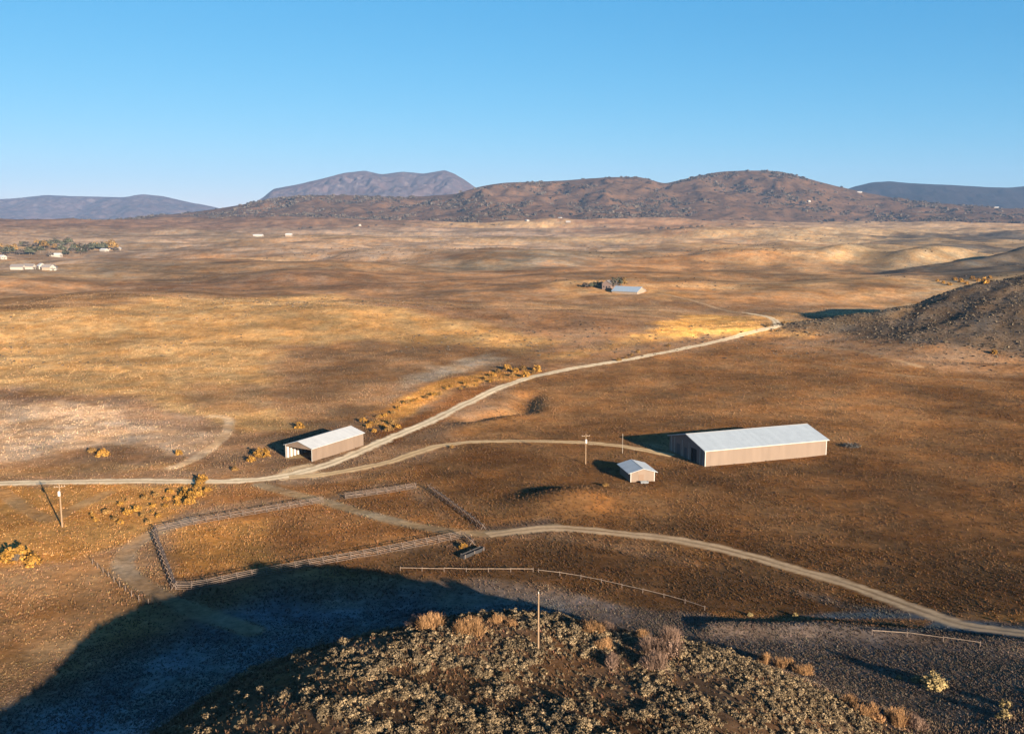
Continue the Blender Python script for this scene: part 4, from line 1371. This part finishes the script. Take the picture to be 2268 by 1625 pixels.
pole_fence([(886, 1262), (960, 1264), (1060, 1265), (1180, 1265)], 'straight low pole fence just above the hill shadow at left')
pole_fence([(1192, 1267), (1260, 1276), (1340, 1292), (1430, 1313), (1500, 1330), (1560, 1350)], 'curving low pole fence descending behind the foreground pole')
pole_fence([(1930, 1403), (2010, 1408), (2100, 1420), (2170, 1430)], 'low pole fence in the shaded flat under the right hand road')

# dark trough / culvert south of the corral
x, y = P1(1046, 1226)
t = thing('feed_bunk', 'long dark feed bunk south of the corral corner', 'trough', (x, y, gz(x, y)), math.radians(52))
m = MB(); m.box(-3.4, 3.4, -.55, -.48, 0, .8); m.box(-3.4, 3.4, .48, .55, 0, .85); m.box(-3.4, -3.33, -.477, .477, 0, .85); m.box(3.33, 3.4, -.477, .477, 0, .85); m.box(-3.33, 3.33, -.477, .477, .25, .33)
m.build('tray', simple('old_dark_boards', (.026, .024, .024), .3, 4), t)
for xx in (-3.0, 0, 3.0):
    m = MB(); m.box(xx - .08, xx + .08, -.65, -.553, -.2, .95); m.box(xx - .08, xx + .08, .553, .65, -.2, .95); m.build('leg', M_RAIL, t)

# brush heap at the far end of the barn
x, y = P1(1885, 988)
Vv, q, k = leaf_cloud(90, .35, (3.4, 2.0, 1.3), 940, clumps=10)
Tv, tq = twig_cloud(220, (3.4, 2.2, 1.2), 941, .06)
o = mesh_np('brush_heap', np.vstack([Vv, Tv]), np.vstack([q, tq + len(Vv)]), M_TWIG, np.vstack([np.tile((.05, .045, .04), (len(Vv), 1)), np.tile((.09, .08, .07), (len(Tv), 1))]))
o.location = (x, y, gz(x, y) - .05)
tag(o, 'dark heap of branches beyond the right end of the long barn', 'brush heap')


# ---- mid distance farmstead and far houses
def house(u_, v_, W, L, E, Rg, ang, label, wall, roof, cat='house', name='house', group=None, door=True):
    x, y = P1(u_, v_)
    t = thing(name, label, cat, (x, y, gz(x, y) - .1), ang, group)
    m = MB()
    m.poly_prism([(-W / 2, -L / 2, -1), (W / 2, -L / 2, -1), (W / 2, -L / 2, E), (0, -L / 2, Rg), (-W / 2, -L / 2, E)], (0, L, 0))
    m.build('wall', wall, t)
    s = (Rg - E) / (W / 2); ov = .5
    for sg in (1, -1):
        r = MB(); xe = -sg * (W / 2 + ov)
        r.poly_prism([(xe, -L / 2 - ov, E - s * ov + .03), (xe, L / 2 + ov, E - s * ov + .03), (0, L / 2 + ov, Rg + .03), (0, -L / 2 - ov, Rg + .03)], (0, 0, .15)); r.build('roof', roof, t)
    if door:
        d = MB(); d.box(-.6, .6, -L / 2 - .06, -L / 2 - .004, -.2, 2.1); d.build('door', M_DARK, t)
        for xx in (-W * .3, W * .3):
            d = MB(); d.box(xx - .5, xx + .5, -L / 2 - .06, -L / 2 - .004, 1.0, 2.2); d.build('window', M_DARK, t)
    return t


M_HW = simple('white_house_wall', (.26, .225, .19), .1, 1)
M_HT = simple('tan_house_wall', (.20, .15, .11), .1, 1)
M_HB = simple('old_board_house', (.13, .09, .075), .25, 2, .9, .1, (2, 2, .4))
M_RW = simple('white_house_roof', (.38, .365, .345), .08, 1, .5)
M_RB = simple('bluish_metal_roof', (.21, .25, .29), .06, 1, .45, .4)
M_RG = simple('grey_shingle_roof', (.13, .115, .11), .2, 2)
house(1392, 647, 17, 23, 1.7, 5.2, math.radians(58), 'low barn with wide bluish metal roof at the mid distance farmstead', M_HT, M_RB, 'barn', 'farm_barn', door=False)
house(1347, 637, 8, 10, 4.2, 6.8, math.radians(-25), 'weathered brown farmhouse among the mid distance trees', M_HB, M_RG, 'house', 'farmhouse')
for a_, b_, W, L, an, wl, rf, lb in [
    (231, 556, 9, 15, 60, M_HW, M_RW, 'bright white house at the right end of the far settlement'),
    (240, 551, 7, 9, 20, M_HW, M_RG, 'small house behind the bright white one in the far settlement'),
    (264, 553, 7, 8, 10, M_HT, M_RW, 'tan house beyond the right end of the far settlement'),
    (124, 567, 9, 18, 85, M_HW, M_RW, 'long white house below the middle trees of the far settlement'),
    (70, 556, 8, 9, 10, M_HW, M_RW, 'white house tucked among the trees of the far settlement'),
    (4, 572, 9, 12, 60, M_HW, M_RW, 'white house at the left edge of the far settlement'),
    (182, 556, 8, 9, 30, M_HT, M_RW, 'tan house between two green trees of the far settlement'),
    (250, 539, 7, 8, 10, M_HT, M_RW, 'lone cabin on the slope above the far settlement'),
    (40, 596, 6, 13, 88, M_HW, M_RG, 'low white building at the left end of the near ranch row'),
    (56, 594, 6, 8, 10, M_HW, M_RG, 'tall white gable second in the near ranch row'),
    (66, 595, 6, 10, 85, M_HW, M_RG, 'low tan roofed building in the middle of the near ranch row'),
    (92, 594, 7, 8, 40, M_HW, M_RW, 'brightest white shed in the near ranch row'),
    (107, 597, 5, 11, 95, M_HT, M_RG, 'long low shed near the right end of the ranch row'),
    (119, 597, 6, 7, 15, M_HW, M_RG, 'small white shed at the right end of the ranch row'),
    (572, 523, 10, 24, 80, M_HW, M_RW, 'long white building at the foot of the left hills'),
    (797, 499, 8, 10, 10, M_HW, M_RW, 'small white house below the brown hills left of centre'),
    (640, 522, 8, 14, 80, M_HT, M_RW, 'tan shed right of the long white building'),
    (1167, 489, 10, 12, 30, M_HW, M_RW, 'white gabled house below the middle of the hills'),
    (1258, 492, 8, 16, 70, M_HT, M_RW, 'tan house on the golden knob below the hills'),
]:
    house(a_, b_, W, L, 3.2, 5.6, math.radians(an), lb, wl, rf)


# houses standing on the far hills: dropped on the hill surface
from mathutils.bvhtree import BVHTree
dg = bpy.context.evaluated_depsgraph_get()
hb = BVHTree.FromObject(hills, dg)
def hill_house(u_, v_, W, L, an, lb):
    a_ = (u_ / K - 512) / F; b_ = (366.5 - v_ / K) / F
    d = Vector((a_, CP + b_ * SP, -SP + b_ * CP)).normalized()
    loc, nrm, _, _ = hb.ray_cast(Vector((0, 0, CAMZ)), d, 12000)
    if loc is None: return
    t = house(1392, 648, W, L, 4, 7, math.radians(an), lb, M_HW, M_RW)
    t.location = (loc.x, loc.y, loc.z - .5)


hill_house(1902, 426, 16, 28, 70, 'white house on the right shoulder of the brown hills')
hill_house(1790, 446, 12, 16, 20, 'pale house among the trees on the right hill slope')
hill_house(2235, 458, 16, 20, 40, 'white house near the right end of the far hills')
hill_house(2206, 460, 14, 20, 60, 'pale house left of the last white one on the far hills')
hill_house(1240, 484, 10, 14, 40, 'pale cabin at the base of the middle hills')

# ------------------------------------------------------------------ air
hz_m = bpy.data.materials.new('thin_haze'); hz_m.use_nodes = True
nt = hz_m.node_tree; nt.nodes.clear()
ou = nt.nodes.new('ShaderNodeOutputMaterial'); pv = nt.nodes.new('ShaderNodeVolumePrincipled')
pv.inputs['Color'].default_value = (.225, .375, .63, 1)
pv.inputs['Density'].default_value = 4.4e-5
pv.inputs['Anisotropy'].default_value = 0.0
nt.links.new(pv.outputs[0], ou.inputs['Volume'])
top = 760.0
mb = MB(); mb.box(-GR - 60, GR + 60, -GR - 60, GR + 60, -12, top)
hz = mb.build('haze', hz_m)
tag(hz, 'thin blue haze filling the air over the valley', 'haze', kind='stuff')

# ------------------------------------------------------------------ sky and sun
w = bpy.data.worlds.new('World'); scene.world = w; w.use_nodes = True
wt = w.node_tree; wt.nodes.clear()
wo = wt.nodes.new('ShaderNodeOutputWorld'); bg = wt.nodes.new('ShaderNodeBackground')
sky = wt.nodes.new('ShaderNodeTexSky'); sky.sky_type = 'NISHITA'; sky.sun_disc = False
sky.sun_elevation = SUN_EL; sky.sun_rotation = math.atan2(TOSUN.x, TOSUN.y)
sky.altitude = 2100; sky.air_density = 1.0; sky.dust_density = 0.6; sky.ozone_density = 3.0
sky.dust_density = 0.4; sky.ozone_density = 4.0
sp_ = wt.nodes.new('ShaderNodeSeparateColor'); cb_ = wt.nodes.new('ShaderNodeCombineColor')
wt.links.new(sky.outputs[0], sp_.inputs[0])
for i_, (g_, k_) in enumerate(((1.45, 1.22), (.72, .415), (.50, .36))):      # colour grade on the sky: gamma and dimming per channel
    m0 = wt.nodes.new('ShaderNodeMath'); m0.operation = 'MULTIPLY'; m0.inputs[1].default_value = .05
    m1 = wt.nodes.new('ShaderNodeMath'); m1.operation = 'POWER'; m1.inputs[1].default_value = g_
    m2 = wt.nodes.new('ShaderNodeMath'); m2.operation = 'MULTIPLY'; m2.inputs[1].default_value = k_ / .05
    wt.links.new(sp_.outputs[i_], m0.inputs[0]); wt.links.new(m0.outputs[0], m1.inputs[0]); wt.links.new(m1.outputs[0], m2.inputs[0])
    wt.links.new(m2.outputs[0], cb_.inputs[i_])
wt.links.new(cb_.outputs[0], bg.inputs[0]); bg.inputs[1].default_value = 0.05
wt.links.new(bg.outputs[0], wo.inputs[0])

sl = bpy.data.lights.new('sun', 'SUN'); sl.energy = 5.0; sl.angle = math.radians(.53); sl.color = (1.0, .86, .68)
so = bpy.data.objects.new('sun', sl); C.objects.link(so)
so.rotation_euler = (-TOSUN).to_track_quat('-Z', 'Y').to_euler(); so.location = (200, -300, 300)

cam = bpy.data.cameras.new('camera'); co = bpy.data.objects.new('camera', cam); C.objects.link(co)
cam.sensor_width = 36.0; cam.sensor_fit = 'HORIZONTAL'; cam.lens = 36.0 * F / 1024.0
cam.clip_start = 1.0; cam.clip_end = 40000
co.location = (0, 0, CAMZ); co.rotation_euler = (PI / 2 - PITCH, 0, 0)
scene.camera = co
vs = scene.view_settings
vs.view_transform = 'Standard'; vs.look = 'None'; vs.gamma = 1.0; vs.exposure = 2.15
scene.cycles.max_bounces = 4; scene.cycles.diffuse_bounces = 2; scene.cycles.volume_bounces = 1
scene.cycles.use_denoising = True
